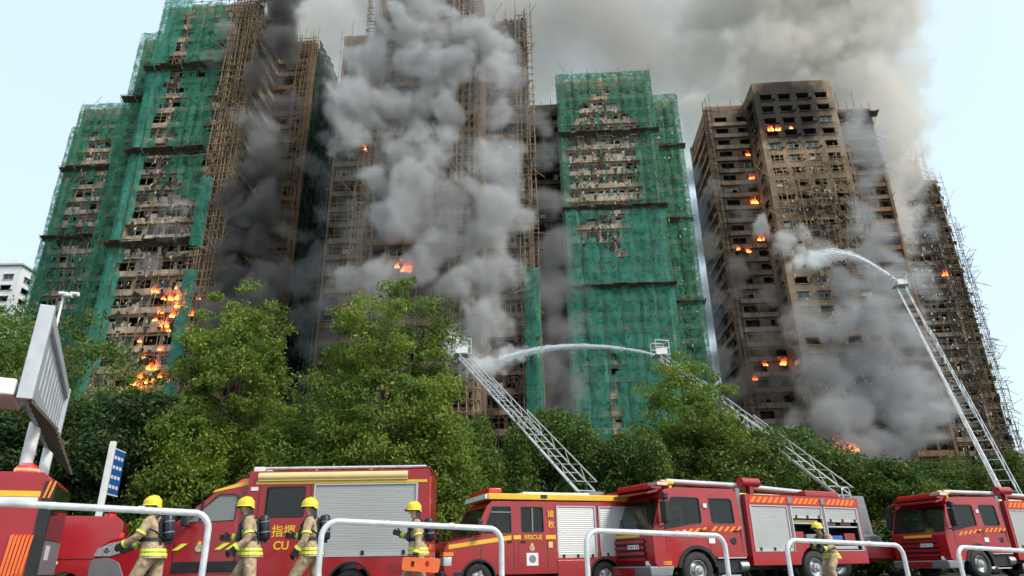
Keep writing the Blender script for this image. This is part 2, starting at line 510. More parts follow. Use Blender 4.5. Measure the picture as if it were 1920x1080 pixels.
def wing(tower, key, l, r_, top, style, ncol, wm, sm, depth=14.0, side=None, Z=91.0, alpha=3.0, pwin=.5, sidecol=3, y=None, boards=.15, maxwin=150, z0=6.0, burn=None):
    d = ray(l, top)
    Y = y if y else (Z - EYE) * d.y / d.z
    P = at(l, top, Y)
    a = R(alpha)
    ex, ey = Vector((math.cos(a), -math.sin(a), 0)), Vector((math.sin(a), math.cos(a), 0))
    Q = on_plane(r_, top, P, ey)
    w = Wing()
    w.W = (Q - P).dot(ex); w.H = P.z; w.p, w.n, w.ex, w.key = P, ey, ex, key
    w.D = depth
    W, H = w.W, w.H
    mb, wins = MB(), []
    facade(mb, wins, lambda u, o, z: (u, -o, z), W, H, style, ncol, z0)
    if side == 'R':
        facade(mb, wins, lambda u, o, z: (W + o, u, z), depth, H, style, sidecol, z0, rot=math.pi / 2)
        mb.face([(0, depth, 0), (0, 0, 0), (0, 0, H), (0, depth, H)])
    elif side == 'L':
        facade(mb, wins, lambda u, o, z: (-o, depth - u, z), depth, H, style, sidecol, z0, rot=-math.pi / 2)
        mb.face([(W, 0, 0), (W, depth, 0), (W, depth, H), (W, 0, H)])
    else:
        mb.face([(0, depth, 0), (0, 0, 0), (0, 0, H), (0, depth, H)]); mb.face([(W, 0, 0), (W, depth, 0), (W, depth, H), (W, 0, H)])
    mb.face([(W, depth, 0), (0, depth, 0), (0, depth, H), (W, depth, H)])
    mb.face([(0, 0, H - .9), (W, 0, H - .9), (W, depth, H - .9), (0, depth, H - .9)])
    for (x0, x1, y0, y1) in ((0, W, .003, .2), (0, W, depth - .2, depth - .003), (.003, .2, .2, depth - .2), (W - .2, W - .003, .2, depth - .2)):
        mb.box(x0, x1, y0, y1, H - .89, H + .25, 2)
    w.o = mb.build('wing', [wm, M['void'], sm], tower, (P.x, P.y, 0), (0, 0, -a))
    w.loc, w.a = Vector((P.x, P.y, 0)), a
    kept = 0
    rng.shuffle(wins)
    for (pos, ww, hh, rot, uc, zs) in wins:
        if rng.random() > pwin or kept >= maxwin: continue
        if burn and ((uc - burn[0]) / burn[2]) ** 2 + ((zs - burn[1]) / burn[3]) ** 2 < 1: continue
        kept += 1
        k = rng.random()
        kind = (3 if k < boards * .6 else 2) if k < boards else (1 if rng.random() < .45 else 0)
        link('window', WINM[kind], w.o, pos, (0, 0, rot), (ww, 1.0, hh))
    WINGS[key] = w
    return w

def lc(w, px, py, off=0.0):
    """Wing-local (x, z) of a photograph pixel on the plane 'off' metres in front of its facade."""
    q = on_plane(px, py, w.p - w.n * off, w.n)
    return (q - w.loc).dot(w.ex), q.z

def hang(w, name, mb, m, **k):
    return mb.build(name, m, w.tower, w.loc, (0, 0, -w.a), **k)

def inside(x, z, poly):
    c = False; n = len(poly); j = n - 1
    for i in range(n):
        if (poly[i][1] > z) != (poly[j][1] > z) and x < (poly[j][0] - poly[i][0]) * (z - poly[i][1]) / (poly[j][1] - poly[i][1]) + poly[i][0]: c = not c
        j = i
    return c

def scaffold(w, u0, u1, z0, z1, layers=(.75,), sv=1.5, sh=1.45, drop=.12, m='bamboo', r=.055, side=False, wob=.12, over=1.0, messy=.0, keep=None):
    mb = MB()
    g_ = random.Random(hash((w.key, round(u0, 1), round(z0, 1))) & 0xffff if False else int(u0 * 31 + z0 * 7 + len(w.key) * 101 + ord(w.key[0]) * 13))
    fn = (lambda u, o, z: (w.W + o, u, z)) if side else (lambda u, o, z: (u, -o, z))
    nu = max(2, int(round((u1 - u0) / sv)) + 1)
    us = [u0 + (u1 - u0) * i / (nu - 1) + g_.uniform(-.15, .15) for i in range(nu)]
    for o in layers:
        for u in us:
            z = z0; top = z1 + g_.uniform(0, over)
            px = u
            while z < top:
                e = min(top, z + g_.uniform(4, 7))
                nx = u + g_.uniform(-wob, wob)
                if g_.random() > drop and (keep is None or keep(u, (z + e) / 2)):
                    mb.tube([fn(px, o + g_.uniform(-.05, .05), z - .3), fn(nx, o + g_.uniform(-.05, .05), e + .3)], r, 5, False)
                px = nx; z = e
        z = z0
        while z < z1:
            for i in range(nu - 1):
                if g_.random() > drop and (keep is None or keep((us[i] + us[i + 1]) / 2, z)):
                    mb.tube([fn(us[i] - .25, o + .09, z + g_.uniform(-.12, .12)), fn(us[i + 1] + .25, o + .09, z + g_.uniform(-.12, .12))], r * .85, 5, False)
            z += sh + g_.uniform(-.1, .1)
        for _ in range(int((u1 - u0) * (z1 - z0) / 45)):
            a, z = g_.uniform(u0, u1), g_.uniform(z0, z1)
            if keep is None or keep(a, z):
                mb.tube([fn(a, o + .15, z), fn(a + g_.choice((-1, 1)) * g_.uniform(1.5, 3), o + .15, z + g_.uniform(2.5, 4.5))], r * .8, 5, False)
    for k in range(int(messy)):
        a, z = g_.uniform(u0, u1), g_.uniform(z0, z1)
        q = Vector(fn(a, layers[-1], z))
        dv = Vector((g_.uniform(-1, 1.0), g_.uniform(-1.2, .2), g_.uniform(-1, .9)))
        mb.tube([q, q + dv.normalized() * g_.uniform(1.2, 3.4)], r * .8, 5, False)
    if len(layers) > 1:
        for u in us:
            z = z0
            while z < z1:
                if g_.random() > drop + .2 and (keep is None or keep(u, z)): mb.tube([fn(u, layers[0], z), fn(u, layers[-1], z)], r * .8, 4, False)
                z += sh
    o_ = hang(w, 'bamboo_scaffold', mb, M[m])
    o_['kind'] = 'stuff'
    return o_

def net(w, u0, u1, zsegs, m, off=1.05, bare=(), pw=3.2, holes=.0, side=False, seed=0, rag=1.2, cell=.62):
    """Hung netting, one mesh per strip and lift; bare: wing-local polygons left open."""
    g_ = random.Random(seed * 77 + int(w.W * 10))
    fn = (lambda u, o, z: (w.W + o, u, z)) if side else (lambda u, o, z: (u, -o, z))
    n = max(1, round((u1 - u0) / pw))
    for (z0, z1) in zsegs:
        for i in range(n):
            a, b = u0 + (u1 - u0) * i / n, u0 + (u1 - u0) * (i + 1) / n
            nx, nz = max(2, int((b - a) / cell)), max(2, int((z1 - z0) / cell))
            ph, tz = g_.uniform(0, 9), g_.uniform(-.5, .5)
            V, Fc = [], []
            mb = MB()
            slack = g_.uniform(.1, .38)
            for j in range(nz + 1):
                z = z0 + (z1 - z0) * j / nz
                for k in range(nx + 1):
                    u = a - .05 + (b - a + .1) * k / nx
                    t = k / nx
                    bulge = slack * math.sin(math.pi * (t * 2 % 1)) + .1 * math.sin(z * .8 + ph) * math.sin(math.pi * t)
                    bulge += .16 * mnoise.noise(Vector((u * .9, z * .5, ph)))
                    zz = z
                    if j == 0: zz += g_.uniform(-rag, rag * .3)
                    mb.v.append(fn(u + .05 * mnoise.noise(Vector((u, z * .7, 3.3))), off + bulge + .07 * (i % 2) , zz))
            for j in range(nz):
                for k in range(nx):
                    u = a + (b - a) * (k + .5) / nx; z = z0 + (z1 - z0) * (j + .5) / nz
                    q = Vector((u * .45, z * .3, seed * 3.1))
                    ju, jz = u + 1.3 * mnoise.noise(q * 1.7), z + 2.6 * mnoise.noise(q * 1.7 + Vector((9, 4, 2)))
                    if any(inside(ju, jz, p) for p in bare) and mnoise.noise(Vector((u * .8, z * .22, 5.5 + seed))) < .42: continue
                    if holes and mnoise.noise(Vector((u * .55, z * .33, seed + 7.7))) > 1 - holes * 1.6: continue
                    s = j * (nx + 1) + k
                    mb.f.append((s, s + 1, s + nx + 2, s + nx + 1)); mb.m.append(0)
            par = list(range(len(mb.v)))
            def root(i):
                while par[i] != i: par[i] = par[par[i]]; i = par[i]
                return i
            for f in mb.f:
                for i in f[1:]: par[root(i)] = root(f[0])
            isl = {}
            for f in mb.f: isl.setdefault(root(f[0]), []).append(f)
            for fs in isl.values():                          # each torn-off piece is a panel of its own, crumbs are dropped
                if len(fs) < 9: continue
                pm = MB(); ids = {}
                for f in fs:
                    for i in f:
                        if i not in ids: ids[i] = len(pm.v); pm.v.append(mb.v[i])
                    pm.f.append(tuple(ids[i] for i in f)); pm.m.append(0)
                hang(w, 'net_panel', pm, m, smooth=True)

def scraps(w, u0, u1, z0, z1, n, m, off=1.2, size=.5, seed=1, keep=None):
    g_ = random.Random(seed * 131 + n)
    mb = MB()
    for _ in range(n):
        u, z = g_.uniform(u0, u1), g_.uniform(z0, z1)
        if keep and not keep(u, z): continue
        s, h = size * g_.uniform(.3, 1), size * g_.uniform(.4, 1.8)
        o = off + g_.uniform(-.4, .3); tw = g_.uniform(-.5, .5)
        mb.face([(u, -o, z), (u + s, -o - tw * .3, z + g_.uniform(-.2, .2)), (u + s * g_.uniform(.4, 1), -o - tw, z - h), (u + s * g_.uniform(0, .4), -o - tw * .5, z - h * g_.uniform(.4, 1))])
    o_ = hang(w, 'torn_shreds', mb, m)
    o_['kind'] = 'stuff'

def fan(w, py, u0=None, u1=None, out=2.3, px=None, mi=None):
    """Timber catch fan: a tilted deck on brackets round the facade at the height seen at row py."""
    z = lc(w, px, py)[1]
    u0 = -1.0 if u0 is None else u0; u1 = w.W + 1.0 if u1 is None else u1
    mb = MB()
    g_ = random.Random(int(py))
    u = u0
    while u < u1 - .1:
        e = min(u1, u + g_.uniform(1.0, 1.9))
        dz, o = g_.uniform(-.12, .12), out + g_.uniform(-.45, .2)
        if g_.random() > .06:
            mb.hexa([(u, -.75, z + dz), (e - .04, -.75, z + dz), (e - .04, -o, z + .55 + dz), (u, -o, z + .55 + dz), (u, -.75, z + .09 + dz), (e - .04, -.75, z + .09 + dz), (e - .04, -o, z + .64 + dz), (u, -o, z + .64 + dz)])
        mb.tube([(u, -.1, z - 1.3), (u, -out * .85, z + .4)], .05, 5, False)
        u = e
    mb.tube([(u0, -out * .95, z + .62), (u1, -out * .95, z + .66)], .06, 5)
    mb.tube([(u0, -1.3, z - .05), (u1, -1.3, z - .05)], .06, 5)
    return hang(w, 'catch_fan', mb, M['fan'])

def tower(name, label):
    t = empty(name, label=label, cat='tower block', group='burning residential tower blocks')
    return t

def W_(t, *a, **k):
    w = wing(t, *a, **k); w.tower = t
    return w

sand = (.36, .25, .16); pale = (.50, .385, .27)
WM = {
    'A': wall_mat('render_tan_a', (.42, .31, .225), .22), 'Ab': wall_mat('spandrel_a', (.58, .45, .345), .25),
    'brown': wall_mat('render_brown', (.17, .105, .065), .6), 'brownb': wall_mat('spandrel_brown', (.27, .165, .095), .45),
    'B': wall_mat('render_burnt', (.15, .105, .075), .6), 'Bb': wall_mat('spandrel_burnt', (.27, .185, .12), .5),
    'C': wall_mat('render_pale_c', (.50, .39, .30), .2), 'Cb': wall_mat('spandrel_c', (.66, .54, .43), .2),
    'dark': wall_mat('render_soot', (.075, .055, .045), .7), 'darkb': wall_mat('spandrel_soot', (.12, .085, .065), .6),
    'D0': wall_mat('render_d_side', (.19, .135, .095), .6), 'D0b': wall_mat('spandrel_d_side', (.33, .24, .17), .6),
    'E': wall_mat('render_e', (.2, .15, .115), .55), 'Eb': wall_mat('spandrel_e', (.32, .25, .19), .5),
}
ZB = 91.0
# -- tower with green netting and a bamboo corner mast
tA = tower('residential_tower', 'tall tower half wrapped in green netting, bamboo mast up its corner, brown burnt wing')
A0 = W_(tA, 'A0', 276, 326, 78, 'bands', 3, WM['A'], WM['Ab'], depth=12, side='R', sidecol=2, maxwin=60)
A1 = W_(tA, 'A1', 322, 486, 16, 'bands', 5, WM['A'], WM['Ab'], depth=17, side='R', pwin=.6, boards=.3, maxwin=130)
A2 = W_(tA, 'A2', 482, 590, 84, 'bands', 4, WM['brown'], WM['brownb'], depth=15, side='R', pwin=.3, boards=.04, maxwin=110)
net(A0, -.6, A0.W, [(2, 28), (28, 60), (60, A0.H + 1.0)], M['netg'], seed=1)
b1 = [[lc(A1, *p) for p in ((352, 32), (374, 28), (352, 130), (318, 320), (288, 470), (260, 620), (196, 700), (235, 500), (300, 250))],
      [lc(A1, *p) for p in ((300, 350), (345, 330), (350, 420), (300, 430), (290, 480), (262, 480))],
      [lc(A1, *p) for p in ((250, 420), (305, 400), (380, 380), (340, 800), (160, 800), (232, 560))],
      [lc(A1, *p) for p in ((438, 0), (520, 0), (440, 800), (336, 800), (372, 420))]]
net(A1, -.7, A1.W * .28, [(2, 22), (22, 46), (46, 68), (68, A1.H + 1.2)], M['nett'], seed=2, bare=b1)
net(A1, A1.W * .28, A1.W * .80, [(2, 22), (22, 46), (46, 68), (68, A1.H - .5)], M['netg'], seed=3, bare=b1, holes=.28)
us = A1.W
scaffold(A1, -.6, us * .78, 4, A1.H + .8, (.75,), 1.6, 1.5, .12, over=1.6)
scaffold(A1, us * .80, us + 1.1, 3, A1.H + 1.5, (.6, 1.5, 2.3), .62, 1.25, .07, over=3.0, r=.066, messy=40)
scaffold(A1, 0, A1.D, 3, A1.H, (.7,), 1.8, 1.45, .3, m='charred', side=True)
net(A1, us * .78, us * .90, [(9, 24), (26, 40), (44, 55)], M['nett'], off=2.5, seed=5, holes=.25)
scraps(A1, us * .05, us * .8, 5, A1.H - 2, 420, M['scrapw'], seed=2, size=.4, keep=lambda u, z: any(inside(u, z, p) for p in b1))
scraps(A1, 0, us, 5, A1.H - 2, 800, M['scrapb'], seed=3, size=.8, keep=lambda u, z: any(inside(u, z, p) for p in b1))
for py, px_ in ((140, 300), (298, 240), (470, 185)):
    fan(A1, py, px=px_ + 40, u0=-1.2, u1=us * .8)
fan(A0, 198, px=255)
scaffold(A2, us * 0, A2.W, 4, A2.H, (.7,), 2.2, 2.85, .25, m='bamboo', over=2.5)
scaffold(A2, A2.W * .8, A2.W + .9, 4, A2.H, (.5, 1.2), .75, 1.4, .08, m='bamboo', over=3.0, messy=25)
net(A2, -.3, A2.D + .4, [(4, 30), (30, 60), (60, A2.H)], M['netd'], side=True, seed=6, holes=.1, pw=3.6)
scraps(A2, 0, A2.W, 5, A2.H - 1, 350, M['scrapb'], seed=4, size=.8)

# -- lower-looking tower behind it
tR = tower('residential_tower', 'pale tower with patchy green netting, rising behind the white low building')
R0 = W_(tR, 'R0', 144, 166, 248, 'bands', 2, WM['A'], WM['Ab'], depth=10, side='R', sidecol=2, maxwin=40)
R1 = W_(tR, 'R1', 162, 246, 207, 'bands', 5, WM['A'], WM['Ab'], depth=14, side='R', pwin=.7, boards=.3, maxwin=150)
net(R0, -.6, R0.W, [(2, 30), (30, 62), (62, R0.H + .6)], M['netg'], seed=7)
bR = [[lc(R1, *p) for p in ((175, 255), (214, 260), (205, 330), (195, 420), (170, 560), (90, 640), (70, 640), (115, 480))]]
net(R1, -.5, R1.W + .3, [(2, 24), (24, 50), (50, 72), (72, R1.H + .6)], M['netg'], seed=8, bare=bR, holes=.12)
scaffold(R1, -.4, R1.W, 4, R1.H, (.75,), 1.6, 1.5, .12, over=1.5)
scraps(R1, 0, R1.W, 5, R1.H - 2, 260, M['scrapw'], seed=5, size=.4, keep=lambda u, z: inside(u, z, bR[0]))
scraps(R1, 0, R1.W, 5, R1.H - 2, 350, M['netg'], seed=6, size=1.1, keep=lambda u, z: inside(u, z, bR[0]))
for py, px_ in ((325, 170), (455, 130)): fan(R1, py, px=px_)

# -- tower wrapped in smoke
tB = tower('residential_tower', 'brown burnt tower mostly veiled by billowing grey smoke, tops out of sight')
B0 = W_(tB, 'B0', 648, 722, 70, 'bands', 3, WM['B'], WM['Bb'], depth=14, side='R', pwin=.3, boards=.02, maxwin=80)
B1 = W_(tB, 'B1', 716, 896, -70, 'bands', 5, WM['B'], WM['Bb'], depth=16, side=None, pwin=.3, boards=.02, maxwin=130)
B2 = W_(tB, 'B2', 890, 986, 44, 'bands', 4, WM['B'], WM['Bb'], depth=15, side='L', pwin=.35, boards=.05, maxwin=110)
scaffold(B0, -.5, B0.W, 4, B0.H, (.7,), 2.0, 2.85, .2, over=3)
scaffold(B1, -.8, 1.6, 4, B1.H, (.6, 1.3, 2.0), .7, 1.35, .08, r=.066)
scaffold(B1, B1.W - 3.4, B1.W + .6, 4, B1.H, (.6, 1.3, 2.0), .8, 1.35, .08, r=.066)
scaffold(B1, 1.6, B1.W - 3.4, 4, B1.H, (.7,), 2.2, 2.85, .3)
scaffold(B2, 0, B2.W, 4, B2.H, (.7,), 1.8, 1.9, .2, m='charred', over=3, messy=60)
scaffold(B2, B2.W - 1.8, B2.W + .9, 4, B2.H, (.6, 1.3), .75, 1.4, .1, m='bamboo', over=3.5, messy=30)
net(B2, B2.W - 1.5, B2.W + .8, [(3, 26), (26, 42)], M['nett'], off=1.6, seed=9, holes=.3)
scraps(B2, 0, B2.W, 5, B2.H, 420, M['scrapb'], seed=7, size=.9)

# -- green tower in the middle
tC = tower('residential_tower', 'square green netted tower with pale torn openings, dark charred wing beside it')
C0 = W_(tC, 'C0', 984, 1050, 200, 'bands', 4, WM['dark'], WM['darkb'], depth=13, pwin=.1, maxwin=30)
C1 = W_(tC, 'C1', 1047, 1213, 154, 'bands', 6, WM['C'], WM['Cb'], depth=17, pwin=.9, boards=.66, maxwin=180)
C2 = W_(tC, 'C2', 1213, 1262, 190, 'bands', 3, WM['C'], WM['Cb'], depth=13, pwin=.6, boards=.35, maxwin=70)
bC = [[lc(C1, *p) for p in ((1088, 215), (1110, 200), (1128, 160), (1140, 160), (1140, 200), (1160, 214), (1190, 235), (1198, 385), (1090, 392), (1068, 385), (1062, 250))],
      [lc(C1, *p) for p in ((1085, 425), (1160, 402), (1168, 440), (1165, 480), (1148, 485), (1142, 455), (1090, 455))],
      [lc(C1, *p) for p in ((1148, 670), (1160, 660), (1166, 850), (1150, 850))]]
zs = [lc(C1, 1140, q)[1] for q in (150, 258, 398, 545, 700)]
net(C1, -.6, C1.W + .5, [(zs[1], C1.H + .8)], M['netg'], seed=10, bare=bC)
net(C1, -.6, C1.W + .5, [(zs[2], zs[1])], M['netg'], seed=11, bare=bC)
net(C1, -.6, C1.W + .5, [(zs[3], zs[2]), (zs[4], zs[3]), (1, zs[4])], M['nett'], seed=12, bare=bC)
net(C2, -.3, C2.W + .6, [(2, 24), (24, 46), (46, 66), (66, C2.H + .6)], M['netg'], seed=13, holes=.16)
net(C0, -.3, C0.W, [(2, 28)], M['netd'], seed=14, holes=.2)
scaffold(C1, -.5, C1.W + .4, 4, C1.H + .6, (.8,), 1.5, 1.5, .1, over=1.2)
scaffold(C1, -.5, C1.W + .4, 4, C1.H + .6, (1.38,), 3.3, 4.2, .25, m='charred', over=1.2, r=.035)
scaffold(C2, -.2, C2.W + .4, 4, C2.H, (.8,), 1.5, 1.5, .12, over=1.5, messy=20)
scaffold(C0, -.2, C0.W, 4, C0.H, (.8,), 1.8, 2.0, .2, m='charred')
inC = lambda u, z: any(inside(u, z, p) for p in bC)
scraps(C1, 0, C1.W, 5, C1.H - 2, 800, M['scrapw'], seed=8, size=.4, keep=inC)
scraps(C1, 0, C1.W, 5, C1.H - 2, 420, M['netg'], seed=9, size=1.0, keep=inC)
scraps(C1, 0, C1.W, 5, C1.H - 2, 600, M['scrapb'], seed=10, size=.7, keep=inC)
scraps(C2, 0, C2.W, 5, C2.H - 8, 120, M['scrapw'], seed=11, size=.4)
for py in (258, 398, 545): fan(C1, py, px=1150, out=1.9)
for py in (285, 420, 575): fan(C2, py, px=1255, out=1.9)

# -- bare tower, scaffolding burnt off
tD = tower('residential_tower', 'bare beige tower with blackened top storeys and rows of open windows')
wD = lc  # local coordinates of the burnt patch are set from the wing itself
D0 = W_(tD, 'D0', 1322, 1414, 202, 'bands', 2, WM['D0'], WM['D0b'], depth=15, side='L', pwin=.25, boards=.02, maxwin=80)
D1w = wall_mat('render_beige_d', (.35, .255, .18), .55, spots=[(5.6, 84.5, 10.5, 10.5), (10, 22, 12, 15)])
D1s = wall_mat('hoods_beige_d', (.44, .33, .235), .45, spots=[(5.6, 84.5, 10.5, 10.5)])
D1 = W_(tD, 'D1', 1409, 1557, 158, 'flat', 4, D1w, D1s, depth=16, side='L', pwin=.55, boards=.1, maxwin=120, burn=(5.0, 86, 8.5, 8.5))
D2 = W_(tD, 'D2', 1556, 1628, 208, 'bands', 3, WM['brown'], WM['brownb'], depth=13, pwin=.2, boards=.02, maxwin=60)
zd = [lc(D1, 1500, q)[1] for q in (320, 480)]
rag = lambda u, z: mnoise.noise(Vector((u * .22, z * .16, 4.0))) > -.12
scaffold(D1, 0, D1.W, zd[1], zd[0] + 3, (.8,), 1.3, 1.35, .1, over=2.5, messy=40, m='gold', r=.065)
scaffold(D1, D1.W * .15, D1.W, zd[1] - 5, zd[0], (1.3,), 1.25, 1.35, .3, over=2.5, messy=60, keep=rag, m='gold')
scaffold(D1, D1.W * .35, D1.W + 1.0, zd[1] - 2, zd[0] - 8, (1.6,), 1.3, 1.4, .4, m='charred', over=2.5, messy=50, keep=rag)
scaffold(D1, D1.W * .3, D1.W * 1.1, zd[1] - 26, zd[1], (.8,), 2.4, 2.85, .6, m='charred', messy=30)
scraps(D1, D1.W * .2, D1.W, zd[1] - 6, zd[0] - 4, 230, M['scrapb'], seed=12, size=.9)
scraps(D1, 0, D1.W, zd[1] - 30, zd[0], 220, M['scrapw'], seed=13, size=.45)
scaffold(D0, -.6, .9, 4, D0.H, (.5, 1.1), .75, 1.5, .25, m='charred', over=2.5, messy=20)
scaffold(D0, 0, D0.W, 4, D0.H, (.8,), 2.4, 2.85, .55, m='charred')
scaffold(D2, 0, D2.W, 4, D2.H, (.8,), 1.7, 1.6, .25, m='charred', over=4.0, messy=60)
fan(D2, 225, px=1600, out=2.2)

# -- far tower
tE = tower('residential_tower', 'far brown tower bristling with broken charred bamboo poles along its edge')
E1 = W_(tE, 'E1', 1636, 1718, 306, 'bands', 5, WM['E'], WM['Eb'], depth=14, side='L', pwin=.45, boards=.2, maxwin=150)
E2 = W_(tE, 'E2', 1717, 1752, 340, 'bands', 3, WM['B'], WM['Bb'], depth=14, pwin=.15, boards=.1, maxwin=60)
scaffold(E1, 0, E1.W, 4, E1.H, (.8,), 1.5, 1.5, .18, over=3.5, messy=80)
scaffold(E1, E1.W * .72, E1.W + .6, 4, E1.H, (1.4, 2.0), 1.0, 1.4, .2, m='charred', over=4, messy=120)
scaffold(E2, 0, E2.W + 1.0, 4, E2.H, (.8, 1.5), 1.5, 1.6, .3, over=3, messy=110)
scaffold(E2, E2.W + .3, E2.W + 2.0, 4, E2.H - 14, (.6, 1.4), .9, 1.6, .35, m='charred', over=3, messy=170)
scraps(E1, 0, E1.W, 5, E1.H, 400, M['scrapw'], seed=14, size=.5)
scraps(E2, 0, E2.W, 5, E2.H, 400, M['scrapb'], seed=15, size=.9)
scraps(E1, 0, E1.W, 5, E1.H, 400, M['scrapb'], seed=16, size=.9)

# ------------------------------------------------------------------ low buildings far behind
def low_block(l, r_, top, y, depth, label, rows, cols):
    t = empty('low_building', label=label, cat='building')
    w = wing(t, 'x' + str(l), l, r_, top, 'flat', cols, M['white'], M['signgrey'], depth=depth, side='R' if r_ < 900 else 'L', y=y, pwin=.9, boards=.05, sidecol=5, maxwin=60, alpha=0, z0=3.0)
    w.tower = t
    mb = MB()
    mb.box(-.5, w.W + .5, -.5, depth + .5, w.H + .3, w.H + .75)
    hang(w, 'roof', mb, M['signgrey'])
    mb = MB(); mb.box(w.W * .55, w.W * .85, 3, 9, w.H + .76, w.H + 3.4)
    hang(w, 'roof_hut', mb, M['white'])
low_block(-150, 40, 503, 150, 26, 'white low-rise building with grey roof edge beyond the trees', 12, 6)
low_block(1888, 2010, 862, 175, 18, 'small white building half hidden by trees beside the far tower', 6, 5)

# ------------------------------------------------------------------ vegetation
LEAF = {
    'bright': leaf_mat('leaves_bright', [(0, (.045, .085, .014)), (.45, (.13, .21, .03)), (1, (.30, .38, .055))], .45),
    'mid': leaf_mat('leaves_mid', [(0, (.035, .07, .013)), (.5, (.08, .145, .022)), (1, (.18, .25, .035))], .35),
    'dark': leaf_mat('leaves_dark', [(0, (.012, .032, .009)), (.5, (.026, .06, .013)), (1, (.06, .11, .02))], .3),
    'olive': leaf_mat('leaves_olive', [(0, (.04, .07, .014)), (.5, (.095, .14, .024)), (1, (.19, .23, .04))], .35),
}
def leaves(mb, tones, g_, c, rad, n, size, flat=.7, up=.5, tone=.5, spread=.35):
    for _ in range(n):
        while True:
            p = Vector((g_.uniform(-1, 1), g_.uniform(-1, 1), g_.uniform(-1, 1)))
            if p.length_squared <= 1: break
        p = Vector((p.x * rad, p.y * rad, p.z * rad * flat))
        q = c + p
        nrm = (Vector((g_.gauss(0, 1), g_.gauss(0, 1), g_.gauss(0, 1) + up)) + p * (.6 / rad)).normalized()
        a = nrm.orthogonal().normalized()
        a = (a * math.cos(t_ := g_.uniform(0, 6.283)) + nrm.cross(a) * math.sin(t_))
        b = nrm.cross(a)
        s = size * g_.uniform(.6, 1.35)
        L_, w_ = s, s * .42
        k = len(mb.v)
        dr = Vector((0, 0, -.12 * s))
        mb.v.extend([tuple(q - a * L_), tuple(q + b * w_ + dr * .2), tuple(q + a * L_ + dr), tuple(q - b * w_ + dr * .2)])
        mb.f.append((k, k + 1, k + 2, k + 3)); mb.m.append(0)
        tones.append(max(0, min(1, tone + g_.gauss(0, spread))))

def finish_crown(mb, tones, name, m):
    me = mb.mesh(name, m, smooth='leaf')
    at_ = me.attributes.new('tone', 'FLOAT', 'FACE')
    at_.data.foreach_set('value', tones)
    return me

def tree_meshes(seed, h, rx, ry, base, nclump, per, size, m, gap=.0, clump=(.65, 1.3), lean=0.0, shape=1.0):
    """Trunk with limbs that reach the leaf clumps of an uneven crown."""
    g_ = random.Random(seed)
    tr, cr, tones = MB(), MB(), []
    cz, rz = (h + base) / 2, (h - base) / 2
    fork = base + rz * .25
    tr.tube([(0, 0, -.2), (lean * .3, .05, fork * .5), (lean * .6, 0, fork), (lean, .1, cz + rz * .55)], [.26 * h / 11, .2 * h / 11, .16 * h / 11, .04], 9)
    cl = []
    tries = 0
    while len(cl) < nclump and tries < nclump * 30:
        tries += 1
        u = Vector((g_.gauss(0, 1), g_.gauss(0, 1), g_.gauss(0, 1))).normalized()
        rr = g_.uniform(.35, 1.0) ** .55
        lump = .78 + .42 * mnoise.noise(u * 1.7 + Vector((seed, 0, 0)))
        p = Vector((u.x * rx * rr * lump + lean * .6, u.y * ry * rr * lump, cz + u.z * rz * rr * (lump if u.z < .3 else min(1, lump + .15))))
        if shape != 1.0: 
            k = max(.15, 1 - (p.z - base) / (h - base) * shape); p.x *= k; p.y *= k
        if gap and mnoise.noise(p * .75 + Vector((seed * 2.0, 3, 1))) < -gap: continue
        cl.append((p, g_.uniform(*clump)))
    for i, (p, r_) in enumerate(cl):
        tn = .5 + .28 * mnoise.noise(p * .6) + g_.uniform(-.1, .1)
        leaves(cr, tones, g_, p, r_, per, size, .62, .6, tn, .22)
        for _ in range(3):
            leaves(cr, tones, g_, p + Vector((g_.uniform(-1, 1), g_.uniform(-1, 1), g_.uniform(-.6, .5))) * r_, r_ * .45, per // 6, size, .7, .5, tn + .08, .22)
        if i % 6 == 0:
            s = Vector((lean * .6, 0, min(fork + g_.uniform(-.5, rz * 1.1), p.z - .2)))
            mid = s.lerp(p, .5) + Vector((g_.uniform(-.5, .5), g_.uniform(-.5, .5), g_.uniform(-.2, .6)))
            tr.tube([s, mid, p], [.055 * h / 11, .035 * h / 11, .012], 6, False)
    return tr.mesh('trunk', M['bark'], smooth=True), finish_crown(cr, tones, 'crown', m)

def plant(name, tm, cm, loc, label, cat, group=None, s=1.0, rz=0.0, sz=None):
    t = empty(name, loc, rz, label, cat, group)
    t.scale = (s, s, sz or s)
    link('trunk', tm, t); link('crown', cm, t)
    return t

def base_at(px, top, y):
    p = at(px, top, y)
    return Vector((p.x, p.y, 0)), p.z

# the three airy trees
p, h = base_at(735, 518, 27)
tm, cm = tree_meshes(3, h, 3.9, 3.4, 1.3, 250, 140, .082, LEAF['bright'], .0, (.32, .8))
plant('broadleaf_tree', tm, cm, p, 'tall airy tree with bright green leaves behind the shuttered van', 'tree', 'roadside trees')
p, h = base_at(462, 535, 29)
tm, cm = tree_meshes(8, h, 3.7, 3.4, 1.3, 250, 140, .082, LEAF['bright'], .0, (.32, .8))
plant('broadleaf_tree', tm, cm, p, 'broad bright tree with gaps showing orange fire through its crown', 'tree', 'roadside trees')
p, h = base_at(1272, 655, 33)
tm, cm = tree_meshes(15, h, 3.4, 3.0, 3.0, 130, 120, .082, LEAF['bright'], .0, (.32, .75))
plant('broadleaf_tree', tm, cm, p, 'smaller spreading tree in front of the teal netted tower', 'tree', 'roadside trees')
tmd, cmd = tree_meshes(21, 10.0, 3.6, 3.2, 1.5, 120, 170, .085, LEAF['mid'], .1, (.6, 1.1))
tms, cms = tree_meshes(51, 10.0, 3.2, 3.0, 2.2, 110, 90, .075, LEAF['mid'], .0, (.3, .7))
